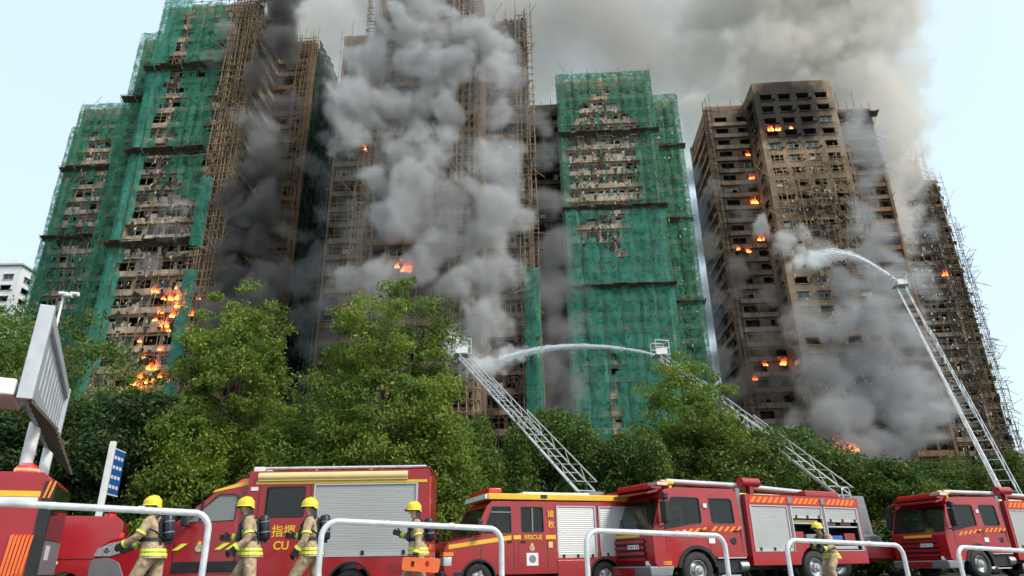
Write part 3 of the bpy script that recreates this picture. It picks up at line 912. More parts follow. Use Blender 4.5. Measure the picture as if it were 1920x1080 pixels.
for (px, top, y, s, lab) in ((160, 556, 40, 1.45, 'leafy tree beside the camera mast'), (15, 553, 46, 1.75, 'dense tree below the white low-rise building'), (245, 690, 33, 1.0, 'round dark tree behind the blue sign'), (600, 700, 34, .95, 'tree filling the gap between the two airy trees')):
    p, h = base_at(px, top, y)
    sparse = px == 160
    plant('broadleaf_tree', tms if sparse else tmd, cms if sparse else cmd, p, lab, 'tree', 'roadside trees', s, px * .37, h / 10.0)

def bush_mesh(seed, m, n=80, per=230, cone=False, size=.044):
    """Unit shrub about 2 m wide and 3 m tall, leaves down to the ground."""
    g_ = random.Random(seed)
    cr, tones, tr = MB(), [], MB()
    for i in range(n):
        t = g_.random() ** (1.25 if cone else .9)
        z = .15 + t * 2.75
        rmax = (1.0 * (1 - t) ** .75 + .05) if cone else math.sqrt(max(.05, 1 - (max(0, t - .45) / .58) ** 2))
        a = g_.uniform(0, 6.283); rr = rmax * g_.uniform(.55, 1.0) * (.85 + .3 * mnoise.noise(Vector((math.cos(a) * 2, math.sin(a) * 2, z + seed))))
        p = Vector((rr * math.cos(a), rr * math.sin(a), z))
        leaves(cr, tones, g_, p, g_.uniform(.22, .42) * (.75 if cone else 1), per, size, 1.3 if cone else .8, .6, .5 + .3 * mnoise.noise(p * 1.3 + Vector((seed, 1, 2))), .2)
    tr.tube([(0, 0, -.1), (.04, .02, 1.2), (0, 0, 2.4)], [.09, .06, .02], 7)
    for k in range(6):
        a = k * 1.05
        tr.tube([(0, 0, .5 + k * .25), (.6 * math.cos(a), .6 * math.sin(a), 1.1 + k * .25)], [.035, .012], 5, False)
    return tr.mesh('trunk', M['bark'], smooth=True), finish_crown(cr, tones, 'crown', m)
BU = {k: bush_mesh(*a) for k, a in {
    'b1': (31, LEAF['mid']), 'b2': (32, LEAF['dark']), 'b3': (33, LEAF['olive']), 'b4': (34, LEAF['bright'], 90, 270, False, .036),
    'c1': (41, LEAF['olive'], 85, 200, True, .042), 'c2': (42, LEAF['mid'], 85, 200, True, .042)}.items()}
HEDGE = [  # px, top row, distance, half width in metres, kind
    (60, 800, 27, 2.6, 'b2'), (130, 770, 28, 2.4, 'b2'), (205, 760, 29, 2.4, 'b2'), (275, 755, 27.5, 2.3, 'b2'), (340, 775, 31, 2.4, 'b2'), (420, 800, 32, 2.4, 'b2'),
    (500, 800, 32.5, 2.4, 'b2'), (575, 800, 32, 2.4, 'b2'), (650, 800, 31, 2.4, 'b2'), (725, 805, 31.5, 2.4, 'b2'), (800, 795, 31, 2.3, 'b2'), (860, 790, 30, 2.0, 'b1'),
    (905, 785, 31, 1.6, 'c1'), (965, 805, 31.5, 1.5, 'c2'), (1000, 795, 33.5, 1.9, 'b1'), (1040, 775, 34, 2.3, 'b1'), (1090, 790, 32, 1.8, 'c2'), (1140, 832, 32, 1.9, 'b1'),
    (1185, 820, 31, 1.8, 'b1'), (1225, 818, 29.5, 1.3, 'c2'), (1290, 800, 33, 2.2, 'b1'), (1350, 790, 34, 2.3, 'b3'), (1415, 808, 35, 2.4, 'b1'), (1480, 806, 37, 2.5, 'b1'),
    (1535, 822, 38, 2.4, 'b3'), (1590, 850, 39, 2.4, 'b3'), (1645, 868, 36, 2.2, 'b1'), (1690, 885, 37, 2.0, 'b3'), (1730, 868, 43, 2.6, 'b1'), (1775, 858, 45, 2.6, 'b3'),
    (1832, 880, 41, 1.7, 'c1'), (1860, 868, 50, 3.0, 'b2'), (1900, 850, 42, 1.6, 'c1'), (1930, 862, 47, 2.6, 'b1'), (1980, 870, 44, 2.5, 'b2'), (-20, 790, 27, 2.6, 'b2'), (365, 765, 27, 2.0, 'b4'), (535, 785, 27.5, 1.7, 'b4'), (655, 770, 26.5, 1.6, 'b4'), (825, 778, 27, 1.8, 'b4')]
LAB = {'b4': ('leafy_shrub', ''), 'b1': ('leafy_shrub', 'rounded mid-green leafy shrub in the hedge behind the fire engines'), 'b2': ('leafy_shrub', 'dense dark green shrub in the hedge behind the vehicles'),
       'b3': ('leafy_shrub', 'olive green rounded shrub in the hedge below the bare tower'), 'c1': ('conical_shrub', 'pointed olive green conifer shrub in the hedge row'), 'c2': ('conical_shrub', 'pointed dark green conifer shrub in the hedge row')}
WHERE = ['below the grey slatted screen', 'between the slatted screen and the blue sign', 'just behind the blue direction sign', 'behind the nose of the command van', 'behind the cab of the command van', 'behind the cab roof of the command van',
         'behind the crew door of the command van', 'behind the front end of the wide shutter', 'behind the middle of the wide shutter', 'behind the rear end of the wide shutter', 'in the gap between command van and rescue truck', 'behind the windscreen of the rescue truck',
         'above the light bar of the rescue truck', 'above the crew door of the rescue truck', 'beside the foot of the slanting ladder', 'behind the foot of the slanting ladder', 'above the rear shutter of the rescue truck', 'behind the cab front of the open-locker engine',
         'left of the pointed conifer behind the engine cab', 'behind the cab of the open-locker engine', 'under the small spreading tree', 'behind the white roof pipes', 'behind the red roof cylinder', 'crossed by the ladder over the engine',
         'behind the roof locker of the engine', 'below the flames of the bare tower', 'behind the roof handrail of the engine', 'in the gap between the two fire engines', 'above the cab of the second fire engine', 'below the smoke at the bare tower foot',
         'beside the short street lamp', 'under the far brown tower', 'beside the foot of the steep ladder', 'in front of the small white building', 'behind the rear of the second fire engine', 'behind the tall red van', 'at the foot of the broad bright tree', 'between the two airy trees', 'under the crown edge of the tall airy tree', 'beside the rear end of the command van']
SHORT = {'b4': 'bright green leafy shrub ', 'b1': 'rounded mid-green shrub ', 'b2': 'dense dark green shrub ', 'b3': 'olive green rounded shrub ', 'c1': 'pointed olive conifer shrub ', 'c2': 'pointed mid-green conifer shrub '}
for (px, top, y, hw, k), wh in zip(HEDGE, WHERE):
    p, h = base_at(px, top, y)
    n_, lab = LAB[k][0], SHORT[k] + wh.replace('left of', 'next to')
    plant(n_, BU[k][0], BU[k][1], p, lab, 'shrub', {'b4': 'bright shrubs', 'b1': 'mid-green hedge shrubs', 'b2': 'dark hedge shrubs', 'b3': 'olive hedge shrubs', 'c1': 'olive conifer shrubs', 'c2': 'dark conifer shrubs'}[k], hw / .95, px * .7, h / 3.0)

# ------------------------------------------------------------------ slatted screen, mast, sign, street lamps
near, far = at_z(47, 739, 4.6), at_z(96, 850, 4.6)
dv = (far - near); Ls = dv.length
hs = at(87, 575, near.y).z - 4.6
scr = empty('louvre_screen', (near.x, near.y, 0), math.atan2(dv.y, dv.x), 'big grey slatted metal screen on white posts above the red truck', 'screen')
for nm, (a, b, c, d) in {'bottom_beam': (0, Ls, 4.6, 4.95), 'top_beam': (0, Ls, 4.6 + hs - .3, 4.6 + hs), }.items():
    mb = MB(); mb.box(a, b, -.14, .14, c, d); mb.build(nm, M['signgrey'], scr, bevel=.02)
for a in (0, Ls - .3):
    mb = MB(); mb.box(a - .004, a + .3, -.16, .16, 4.5, 4.6 + hs + .05); mb.build('end_frame', M['signgrey'], scr, bevel=.02)
ns = 11
sl = MB(); sl.box(0, (Ls - .6) / ns * .68, -.05, .05, 4.96, 4.6 + hs - .31); slm = sl.mesh('slat', M['signgrey'])
for k in range(ns): link('slat', slm, scr, (.35 + (Ls - .6) / ns * k, 0, 0), (0, 0, 0))
mb = MB()
for zz in (5.3, 4.6 + hs * .55): mb.box(.3, Ls - .3, .06, .16, zz, zz + .14)
mb.build('cross_rail', M['signgrey'], scr)
mb = MB()
for k in range(14): mb.bar((Ls * k / 14 + .2, -.05, 4.55), (Ls * k / 14 + .5, -.75, 3.9), .12, .06)
mb.build('lower_truss', M['fan'], scr)
for (a, b) in ((.5, .75), (Ls - 1.2, .0), (Ls * .45, .1)):
    mb = MB(); mb.tube([(a, b, 0), (a, b, 4.7)], .16, 12); mb.build('post', M['white'], scr, smooth=True)
mb = MB(); mb.box(.0, 1.8, .22, 5.0, 4.55, 4.95); mb.build('canopy', M['white'], scr, bevel=.05)

p = at(119, 556, 30)
ms = empty('camera_mast', (p.x, p.y, 0), 0, 'thin white mast topped by a white camera cluster beside the grey screen', 'camera mast')
mb = MB(); mb.tube([(0, 0, 0), (0, 0, p.z * .5), (0, 0, p.z)], [.11, .08, .055], 10); mb.build('pole', M['white'], ms, smooth=True)
mb = MB(); mb.bar((-.1, 0, p.z), (.62, 0, p.z + .02), .07, .07); mb.build('arm', M['white'], ms)
for k, (a, b) in enumerate(((.05, .12), (.32, .02), (.58, .1))):
    mb = MB(); mb.tube([(a - .2, -.1, p.z + b), (a + .2, -.12, p.z + b - .05)], .095, 10); mb.tube([(a, -.05, p.z - .02), (a, -.05, p.z + b)], .03, 6); mb.build('camera_head', M['white'], ms, smooth=True)

p = at(213, 828, 21.5); q = at(205, 945, 21.5)
sg = empty('direction_sign', (p.x, p.y, 0), R(99), 'narrow blue direction sign on a white post seen nearly edge-on', 'sign')
mb = MB(); mb.box(-.08, .08, -.08, .08, 0, p.z); mb.build('post', M['white'], sg, bevel=.015)
zt = at(222, 838, 21.5).z; zb_ = at(222, 925, 21.5).z
mb = MB(); mb.box(.14, 1.05, -.03, .03, zb_, zt); mb.build('panel', M['signblue'], sg, bevel=.01)
mb = MB()
for (a, b, c, d) in ((.14, 1.05, zb_, zb_ + .03), (.14, 1.05, zt - .03, zt)):
    mb = MB(); mb.box(a, b, -.036, .036, c - .002, d + .002); mb.build('panel_border', M['white'], sg)
pass
mb = MB()
for r_ in range(4):
    zz = zb_ + (zt - zb_) * (.14 + r_ * .21)
    for k in range(3): mb.box(.24 + k * .26, .24 + k * .26 + .17, -.037, -.031, zz, zz + .1)
mb.build('lettering', M['white'], sg)

def street_lamp(px, top, y, arm, label):
    p = at(px, top, y)
    t = empty('street_lamp', (p.x, p.y, 0), 0, label, 'street lamp', 'small street lamps')
    mb = MB(); mb.tube([(0, 0, 0), (0, 0, p.z)], [.09, .05], 8); mb.build('pole', M['grey'], t, smooth=True)
    mb = MB(); mb.tube([(0, 0, p.z), (arm, 0, p.z + .1)], .035, 6); mb.build('arm', M['grey'], t)
    mb = MB(); mb.hexa([(arm - .1, -.12, p.z + .05), (arm + .6, -.1, p.z + .05), (arm + .6, .1, p.z + .05), (arm - .1, .12, p.z + .05), (arm, -.08, p.z + .17), (arm + .5, -.06, p.z + .17), (arm + .5, .06, p.z + .17), (arm, .08, p.z + .17)]); mb.build('lamp_head', M['white'], t)
street_lamp(1803, 908, 44, -.25, 'short grey street lamp above the second fire engine')
street_lamp(1848, 900, 52, -.6, 'street lamp with a long flat head among the conifers')

# ------------------------------------------------------------------ vehicles (front at x = 0, rear at x = L, near side at y = -W/2)
def side_shell(mb, prof, hw, holes_near, holes_far, mi=0, t=.05):
    for sgn, holes in ((-1, holes_near), (1, holes_far)):
        loops = [list(prof)] + [list(h) for h in holes]
        flat = [p for l in loops for p in l]
        tris = tessellate_polygon([[Vector((p[0], p[1], 0)) for p in l] for l in loops])
        b = len(mb.v); n = len(flat)
        mb.v.extend((u, sgn * hw(v), v) for u, v in flat)
        mb.v.extend((u, sgn * (hw(v) - t), v) for u, v in flat)
        for tr in tris: mb.f.append(tuple(b + i for i in tr)); mb.m.append(mi)
        o = len(prof)
        for l in loops[1:]:
            k = len(l)
            for i in range(k):
                j = (i + 1) % k
                mb.f.append((b + o + i, b + o + j, b + n + o + j, b + n + o + i)); mb.m.append(mi)
            o += k

def cross_strips(mb, prof, hw, skip=(), crown=.0, mi=0, special=None):
    n = len(prof)
    for i in range(n):
        if i in skip: continue
        (x0, z0), (x1, z1) = prof[i], prof[(i + 1) % n]
        m_ = (special or {}).get(i, mi)
        mb.face([(x0, -hw(z0), z0), (x1, -hw(z1), z1), (x1, hw(z1), z1), (x0, hw(z0), z0)], m_)

def framed_strip(mb, a, b, hw, inset, mi=0):
    """Cross strip with a window opening (windscreen surround). a, b: (x, z) ends. Returns the opening's corners."""
    (x0, z0), (x1, z1) = a, b
    def fn(u, v, d):
        x, z = x0 + (x1 - x0) * v, z0 + (z1 - z0) * v
        nx, nz = (z1 - z0), -(x1 - x0)
        k = math.hypot(nx, nz) or 1
        return (x + nx / k * d, u * hw(z), z + nz / k * d)
    out = [(-1, 0), (1, 0), (1, 1), (-1, 1)]
    ix, iz0, iz1 = inset
    hole = rounded([(-1 + ix, iz0), (1 - ix, iz0), (1 - ix, 1 - iz1), (-1 + ix, 1 - iz1)], .06, 2)
    loops = [out, hole]; flat = out + hole
    tris = tessellate_polygon([[Vector((p[0], p[1], 0)) for p in l] for l in loops])
    k = len(mb.v)
    mb.v.extend(fn(u, v, 0) for u, v in flat)
    for tr in tris: mb.f.append(tuple(k + i for i in tr)); mb.m.append(mi)
    return [fn(u, v, .015) for u, v in hole]

def arc(cx, cz, r, a0, a1, n=10):
    return [(cx + r * math.cos(R(a0 + (a1 - a0) * i / n)), cz + r * math.sin(R(a0 + (a1 - a0) * i / n))) for i in range(n + 1)]

def pane(name, poly, hw, sgn, m, parent, d=.025):
    mb = MB()
    mb.face([(u, sgn * (hw(v) - d), v) for u, v in poly])
    return mb.build(name, m, parent)

def seal(name, poly, hw, sgn, parent, wdt=.035, m='black'):
    """Thin proud frame round a window."""
    c = Vector((sum(p[0] for p in poly) / len(poly), sum(p[1] for p in poly) / len(poly)))
    inner = [tuple(Vector(p) + (c - Vector(p)).normalized() * wdt) for p in poly]
    mb = MB(); n = len(poly)
    for i in range(n):
        j = (i + 1) % n
        q = [poly[i], poly[j], inner[j], inner[i]]
        mb.face([(u, sgn * (hw(v) + .006), v) for u, v in q])
    return mb.build(name, M[m], parent)

WHEELS = {}
def wheel(parent, x, y, r, w=.28, truck=False):
    """Tyre with a rim child; shared meshes for each size. y is the outer face."""
    key = (r, w, truck)
    if key not in WHEELS:
        t = MB()
        t.lathe([(r * .56, 0.02), (r * .62, -.012), (r * .86, -.015), (r * .95, 0.015), (r, .05), (r, w - .05), (r * .95, w - .01), (r * .6, w), (r * .56, w - .02)], n=36)
        for k in range(36):
            a = 2 * math.pi * k / 36
            t.bar((r * 1.0 * math.cos(a), .05, r * math.sin(a)), (r * math.cos(a + .06), w - .05, r * math.sin(a + .06)), .03, .014)
        rm = MB()
        if truck: rm.lathe([(r * .57, .03), (r * .52, .03), (r * .47, .1), (r * .3, .13), (r * .27, -.005), (r * .18, -.02), (r * .16, -.05), (0.001, -.055)], n=28)
        else: rm.lathe([(r * .57, .02), (r * .5, .03), (r * .42, .06), (r * .2, .05), (r * .14, .02), (.001, .015)], n=28)
        nb = 10 if truck else 5
        for k in range(nb):
            a = 2 * math.pi * k / nb
            if truck: rm.tube([(r * .235 * math.cos(a), -.02, r * .235 * math.sin(a)), (r * .235 * math.cos(a), .03, r * .235 * math.sin(a))], .022, 6)
            else: rm.bar((r * .16 * math.cos(a), .025, r * .16 * math.sin(a)), (r * .52 * math.cos(a), .02, r * .52 * math.sin(a)), .07, .06)
        WHEELS[key] = (t.mesh('wheel', M['rubber'], smooth=True), rm.mesh('rim', M['chrome'], smooth=True))
    tm_, rm_ = WHEELS[key]
    o = link('wheel', tm_, parent, (x, y, r), (0, 0, 0 if y < 0 else math.pi))
    link('rim', rm_, o)
    return o

def arch(parent, cx, cz, r, yo, yi, m='black', a0=0, a1=180, t=.06, name='wheel_arch'):
    mb = MB(); n = 14
    pts = arc(cx, cz, r, a0, a1, n); po = arc(cx, cz, r + t, a0, a1, n)
    for i in range(n):
        mb.hexa([(pts[i][0], yo, pts[i][1]), (pts[i + 1][0], yo, pts[i + 1][1]), (pts[i + 1][0], yi, pts[i + 1][1]), (pts[i][0], yi, pts[i][1]),
                 (po[i][0], yo, po[i][1]), (po[i + 1][0], yo, po[i + 1][1]), (po[i + 1][0], yi, po[i + 1][1]), (po[i][0], yi, po[i][1])])
    return mb.build(name, M[m], parent, weld=True)

def shutter(parent, x0, x1, z0, z1, y, m, closed_to=None, slat=.055, handle=True):
    """Roller shutter: corrugated curtain in a metal frame, bottom bar with latches. closed_to: its lower edge when half open."""
    zb_ = closed_to if closed_to else z0 + .06
    mb = MB(); z = zb_
    prof = []
    while z < z1 - .001:
        e = min(z1, z + slat)
        prof += [(z, .0), (z + (e - z) * .12, -.004), (z + (e - z) * .85, -.004), (e, .0)]
        z = e
    for i in range(len(prof) - 1):
        (za, da), (zc, dc) = prof[i], prof[i + 1]
        if zc - za < 1e-5: continue
        mb.face([(x0, y + da, za), (x1, y + da, za), (x1, y + dc, zc), (x0, y + dc, zc)])
    o = mb.build('roller_shutter', M[m], parent)
    mb = MB(); mb.box(x0, x1, y - .03, y + .02, zb_ - .07, zb_ - .001); mb.build('bottom_bar', M['alu'], o)
    for fx in (.12, .5, .9):
        xx = x0 + (x1 - x0) * fx
        mb = MB(); mb.box(xx - .035, xx + .035, y - .05, y - .032, zb_ - .065, zb_ + .03); mb.build('latch', M['black'], o)
    mb = MB()
    for (a, b) in ((x0 - .05, x0 - .004), (x1 + .004, x1 + .05)): mb.box(a, b, y - .035, y + .03, z0 - .03, z1 + .03)
    mb.box(x0 - .004, x1 + .004, y - .034, y + .028, z1 + .002, z1 + .034); mb.box(x0 - .004, x1 + .004, y - .034, y + .028, z0 - .034, z0 - .012)
    mb.build('shutter_frame', M['alu'], o)
    return o

def chevrons(parent, x0, x1, z0, z1, y, n, slant=.6, m='orange', z_slope=0.0, hwf=None):
    """Slanted reflective blocks on a band."""
    h = z1 - z0; pw = (x1 - x0) / n
    mb = MB(); s = slant * h
    mb.hexa([(0, -.004, 0), (pw * .5, -.004, 0), (pw * .5, 0, 0), (0, 0, 0), (s, -.004, h), (pw * .5 + s, -.004, h), (pw * .5 + s, 0, h), (s, 0, h)])
    me = mb.mesh('stripe', M[m])
    for k in range(n):
        link('stripe', me, parent, (x0 + pw * k, y, z0 + z_slope * k * pw))

def text(name, body, size, parent, loc, m, depth=.004, rot=(math.pi / 2, 0, 0), bold=0.0, sx=1.0):
    cu = bpy.data.curves.new('txt', 'FONT')
    cu.body = body; cu.size = size; cu.extrude = depth; cu.align_x = 'CENTER'; cu.offset = bold
    cu.resolution_u = 4
    to = bpy.data.objects.new('txt', cu); C.objects.link(to)
    dg = bpy.context.evaluated_depsgraph_get(); dg.update()
    me = bpy.data.meshes.new_from_object(to.evaluated_get(dg))
    bpy.data.objects.remove(to); bpy.data.curves.remove(cu)
    me.materials.clear(); me.materials.append(m)
    return link(name, me, parent, loc, rot, (sx, 1, 1))

def crest(parent, x, y, z, s=.12):
    mb = MB()
    mb.tube([(x, y, z), (x, y - .006, z)], s, 18)
    mb.build('crest', mat('crest_gold', (.55, .25, .1), .4, var=.6, scale=22) if 'crest' not in M else M['crest'], parent)
    mb = MB(); mb.hexa([(x - s * .6, y - .006, z + s * .95), (x + s * .6, y - .006, z + s * .95), (x + s * .6, y, z + s * .95), (x - s * .6, y, z + s * .95), (x - s * .35, y - .006, z + s * 1.7), (x + s * .35, y - .006, z + s * 1.7), (x + s * .35, y, z + s * 1.7), (x - s * .35, y, z + s * 1.7)])
    mb.build('crest_crown', M['yellow'], parent)
M['crest'] = mat('crest_gold', (.5, .2, .1), .4, var=.7, scale=22, hue=(.75, .62, .4))

def place(root, anchor, px, y, yaw):
    p = at(px, 1062, y)
    a = R(yaw)
    ax, ay = anchor
    root.location = (p.x - (ax * math.cos(a) - ay * math.sin(a)), p.y - (ax * math.sin(a) + ay * math.cos(a)), 0)
    root.rotation_euler = (0, 0, a)

def mirror_(parent, x, y, z, h=.42, w=.22, m='black'):
    mb = MB(); mb.box(x - .06, x + .08, y - w / 2, y + w / 2, z, z + h); o = mb.build('mirror', M[m], parent, bevel=.03)
    mb = MB(); mb.face([(x + .083, y - w / 2 + .03, z + .03), (x + .083, y + w / 2 - .03, z + .03), (x + .083, y + w / 2 - .03, z + h - .03), (x + .083, y - w / 2 + .03, z + h - .03)]); mb.build('mirror_glass', M['chrome'], o)
    return o

def seats(parent, xs, hwid, z=1.0, h=.95):
    for x in xs:
        for y in (-hwid, hwid):
            mb = MB(); mb.box(x - .25, x + .25, y - .24, y + .24, z, z + .16); mb.hexa([(x + .2, y - .23, z + .1), (x + .34, y - .23, z + .1), (x + .34, y + .23, z + .1), (x + .2, y + .23, z + .1), (x + .34, y - .2, z + h), (x + .46, y - .2, z + h), (x + .46, y + .2, z + h), (x + .34, y + .2, z + h)])
            mb.build('seat', M['interior'], parent, bevel=.03)

def fire_engine():
    t = empty('fire_engine')
    W2 = 1.2
    hw = lambda z: W2 - max(0, z - 1.75) * .07
    prof = [(.10, .60), (.0, .74), (-.02, 1.5), (.03, 1.6), (.38, 2.58), (.55, 2.80), (.95, 2.88), (3.02, 2.90), (3.18, 2.78), (3.22, .88)] + arc(1.42, .52, .68, 32, 148, 8) + [(.70, .62)]
    w1 = rounded([(.34, 1.64), (1.30, 1.80), (1.72, 1.84), (1.74, 2.60), (.72, 2.60)], [.03, .25, .08, .08, .12])
    w2 = rounded([(2.06, 1.84), (2.94, 1.84), (2.94, 2.60), (2.06, 2.60)], .09)
    mb = MB()
    side_shell(mb, prof, hw, [w1, w2], [w1, w2])
    cross_strips(mb, prof, hw, skip=(3,))
    hole = framed_strip(mb, prof[3], prof[4], hw, (.05, .04, .03))
    cab = mb.build('cab', M['red'], t, bevel=.035)
    mb = MB(); mb.face(hole); mb.build('windscreen', M['glass'], t)
    for s in (-1, 1):
        pane('side_window', w1, hw, s, M['glass'], t); pane('side_window', w2, hw, s, M['glass'], t)
    seal('window_seal', w1, hw, -1, t); seal('window_seal', w2, hw, -1, t)
    mb = MB(); mb.box(.25, 3.1, -1.1, 1.1, .95, 1.02); mb.box(3.12, 3.17, -1.1, 1.1, 1.02, 2.75); mb.build('cab_floor', M['interior'], t)
    mb = MB(); mb.hexa([(.1, -1.1, 1.2), (.62, -1.1, 1.2), (.62, 1.1, 1.2), (.1, 1.1, 1.2), (.12, -1.1, 1.56), (.55, -1.1, 1.62), (.55, 1.1, 1.62), (.12, 1.1, 1.56)]); mb.build('dashboard', M['interior'], t)
    mb = MB(); mb.tube([(.72 + .12 * math.cos(a * .3927), .55 + .22 * math.sin(a * .3927), 1.66 + .19 * math.cos(a * .3927)) for a in range(17)], .018, 6); mb.build('steering_wheel', M['black'], t)
    seats(t, (.95, 2.2), .6, 1.05, 1.0)
    # doors: seams and handles
    for (a, b) in ((.42, 1.86), (1.94, 3.1)):
        for x in (a, b):
            mb = MB(); mb.box(x - .006, x + .006, -W2 - .004, -W2 + .02, 1.05, 1.74); mb.build('door_seam', M['black'], t)
        mb = MB(); mb.box(b - .26, b - .08, -W2 - .035, -W2, 1.6, 1.65); mb.build('door_handle', M['black'], t, bevel=.01)
    # front
    mb = MB(); mb.box(-.035, .02, -.78, .78, .78, 1.42); mb.build('grille_recess', M['black'], t)
    gs = MB(); gs.box(-.075, -.036, -.82, .82, 0, .085); gm = gs.mesh('grille_bar', M['red'])
    for k in range(4): link('grille_bar', gm, t, (0, 0, .80 + k * .165))
    mb = MB(); mb.box(-.05, .0, -.6, .6, 1.46, 1.55); mb.build('front_marker_panel', M['yellow'], t)
    mb = MB(); mb.box(-.095, -.078, -.62, -.1, 1.13, 1.25); o = mb.build('number_plate', M['white'], t)
    mb = MB()
    for k in range(6): mb.box(-.0965, -.0952, -.58 + k * .075 + (.04 if k > 1 else 0), -.545 + k * .075 + (.04 if k > 1 else 0), 1.155, 1.225)
    mb.build('plate_lettering', M['black'], o)
    mb = MB(); mb.hexa([(-.16, -1.2, .38), (.5, -1.22, .38), (.5, 1.22, .38), (-.16, 1.2, .38), (-.2, -1.2, .66), (.62, -1.22, .66), (.62, 1.22, .66), (-.2, 1.2, .66)]); mb.build('bumper', M['grey'], t, bevel=.04)
    mb = MB(); mb.box(-.24, -.205, -.5, .5, .42, .62); mb.build('winch_panel', M['red'], t)
    for s in (-1, 1):
        mb = MB(); mb.hexa([(-.06, s * .84, .68), (.28, s * 1.215, .68), (.3, s * 1.1, .68), (.0, s * .8, .68), (-.06, s * .84, .80), (.28, s * 1.215, .80), (.3, s * 1.1, .80), (.0, s * .8, .80)]); mb.build('headlight', M['lens'], t)
        mb = MB(); mb.box(.3, .52, s * 1.2 - .02, s * 1.2 + .02, .68, .79); mb.build('indicator', M['amber'], t)
    mb = MB(); mb.box(.22, .55, -1.02, 1.02, 2.83, 2.9); mb.hexa([(-.0, -1.1, 2.66), (.35, -1.1, 2.74), (.35, 1.1, 2.74), (-.0, 1.1, 2.66), (.0, -1.1, 2.71), (.4, -1.1, 2.82), (.4, 1.1, 2.82), (.0, 1.1, 2.71)]); mb.build('sun_visor', M['dkred'], t)
    mb = MB(); mb.box(.45, .8, -1.0, 1.0, 2.91, 3.05); o = mb.build('light_bar', M['redlens'], t, bevel=.03)
    mb = MB(); mb.box(.44, .81, -1.003, -.55, 2.95, 3.03); mb.build('lamp_lens', M['lens'], o)
    for s in (-1, 1):
        mirror_(t, .28, s * 1.42, 1.82, .62, .26); mirror_(t, .3, s * 1.4, 2.47, .2, .24)
        mb = MB(); mb.tube([(.35, s * 1.14, 2.62), (.28, s * 1.42, 2.7), (.28, s * 1.42, 1.8), (.3, s * 1.17, 1.72)], .02, 6); mb.build('mirror_arm', M['black'], t)
    for k in (-.7, .1):
        mb = MB(); mb.bar((.04, k, 1.6), (.2, k + .55, 2.1), .025, .015); mb.build('wiper', M['black'], t)
    chevrons(t, .62, 1.86, 1.50, 1.64, -W2 - .004, 5, 1.1, z_slope=.09); chevrons(t, 2.0, 3.12, 1.62, 1.76, -W2 - .004, 5, 1.1, z_slope=.0)
    mb = MB(); mb.box(1.88, 2.1, -W2 - .008, -W2, 1.27, 1.42); mb.build('sticker', M['white'], t)
    mb = MB(); mb.lathe([(.001, -.012), (.1, -.012), (.12, 0)], (2.78, -W2, 1.35)); mb.build('emblem', M['black'], t)
    mb = MB(); mb.box(1.82, 1.94, -W2 - .01, -W2 + .05, 2.3, 2.42); mb.build('side_lamp', M['white'], t)
    arch(t, 1.42, .52, .60, -W2 - .03, -.85, a0=8, a1=172, t=.1); arch(t, 1.42, .52, .60, W2 + .03, .85, a0=8, a1=172, t=.1)
    # chassis and body
    mb = MB(); mb.box(.5, 8.1, -.45, .45, .5, .8); mb.build('chassis', M['black'], t)
    mb = MB(); mb.box(2.2, 3.15, -1.08, -.6, .42, .82); mb.build('battery_box', M['black'], t, bevel=.03)
    mb = MB(); mb.tube([(3.0, -1.0, .62), (3.3, -1.0, .62)], .17, 16); mb.build('air_tank', M['chrome'], t, smooth=True)
    mb = MB(); mb.box(2.15, 3.2, -1.19, -1.0, .84, .88); mb.box(2.2, 2.9, -1.2, -1.05, .34, .38); mb.build('step', M['alu'], t)
    mb = MB(); mb.box(3.24, 3.40, -1.05, 1.05, .9, 2.95); mb.build('cab_gap_panel', M['grey'], t)
    X0, X1, ZT = 3.42, 8.3, 2.76
    lock = [(3.56, 5.05, 1.06, 2.40), (5.2, 6.52, 1.32, 2.40), (6.66, 8.14, 1.06, 2.40)]
    pr = [(X0, ZT), (X0, .62)] + [(5.25, .62)] + arc(5.95, .52, .66, 172, 8, 10) + [(6.65, .62), (X1, .62), (X1, ZT)]
    hb = lambda z: 1.22
    mb = MB()
    side_shell(mb, pr, hb, [[(a, c), (b, c), (b, d), (a, d)] for a, b, c, d in lock], [], t=.06)
    cross_strips(mb, pr, hb)
    mb.build('body', M['red'], t, bevel=.012)
    mb = MB()
    for a, b, c, d in lock[1:]:
        y0, y1 = -1.16, -.5
        mb.face([(a, y1, c), (b, y1, c), (b, y1, d), (a, y1, d)]); mb.face([(a, y0, c), (a, y1, c), (a, y1, d), (a, y0, d)]); mb.face([(b, y0, c), (b, y0, d), (b, y1, d), (b, y1, c)])
        mb.face([(a, y0, c), (b, y0, c), (b, y1, c), (a, y1, c)]); mb.face([(a, y0, d), (a, y1, d), (b, y1, d), (b, y0, d)])
    mb.build('locker_interior', M['black'], t)
    for (a, b, z) in ((5.2, 6.52, 1.88), (6.66, 8.14, 1.78), (6.66, 8.14, 1.24)):
        mb = MB(); mb.box(a + .02, b - .02, -1.17, -.55, z, z + .045); mb.build('shelf', M['alu'], t)
    for (x0, x1, z0, h, m_) in ((5.3, 5.7, 1.34, .3, 'red'), (5.8, 6.45, 1.34, .22, 'grey'), (5.3, 6.4, 1.94, .08, 'cream'), (6.8, 7.4, 1.30, .22, 'blue'), (7.5, 8.0, 1.30, .3, 'dkred'), (6.8, 7.2, 1.84, .16, 'grey'), (7.4, 7.9, 1.84, .2, 'dkred'), (6.75, 8.05, 1.08, .12, 'alu')):
        mb = MB(); mb.box(x0, x1, -1.12, -.7, z0, z0 + h); mb.build('stowed_equipment', M[m_], t, bevel=.02)
    a, b, c, d = lock[0]; shutter(t, a + .03, b - .03, c, d, -1.20, 'shut')
    a, b, c, d = lock[1]; shutter(t, a + .03, b - .03, c, d, -1.20, 'shut', closed_to=2.12)
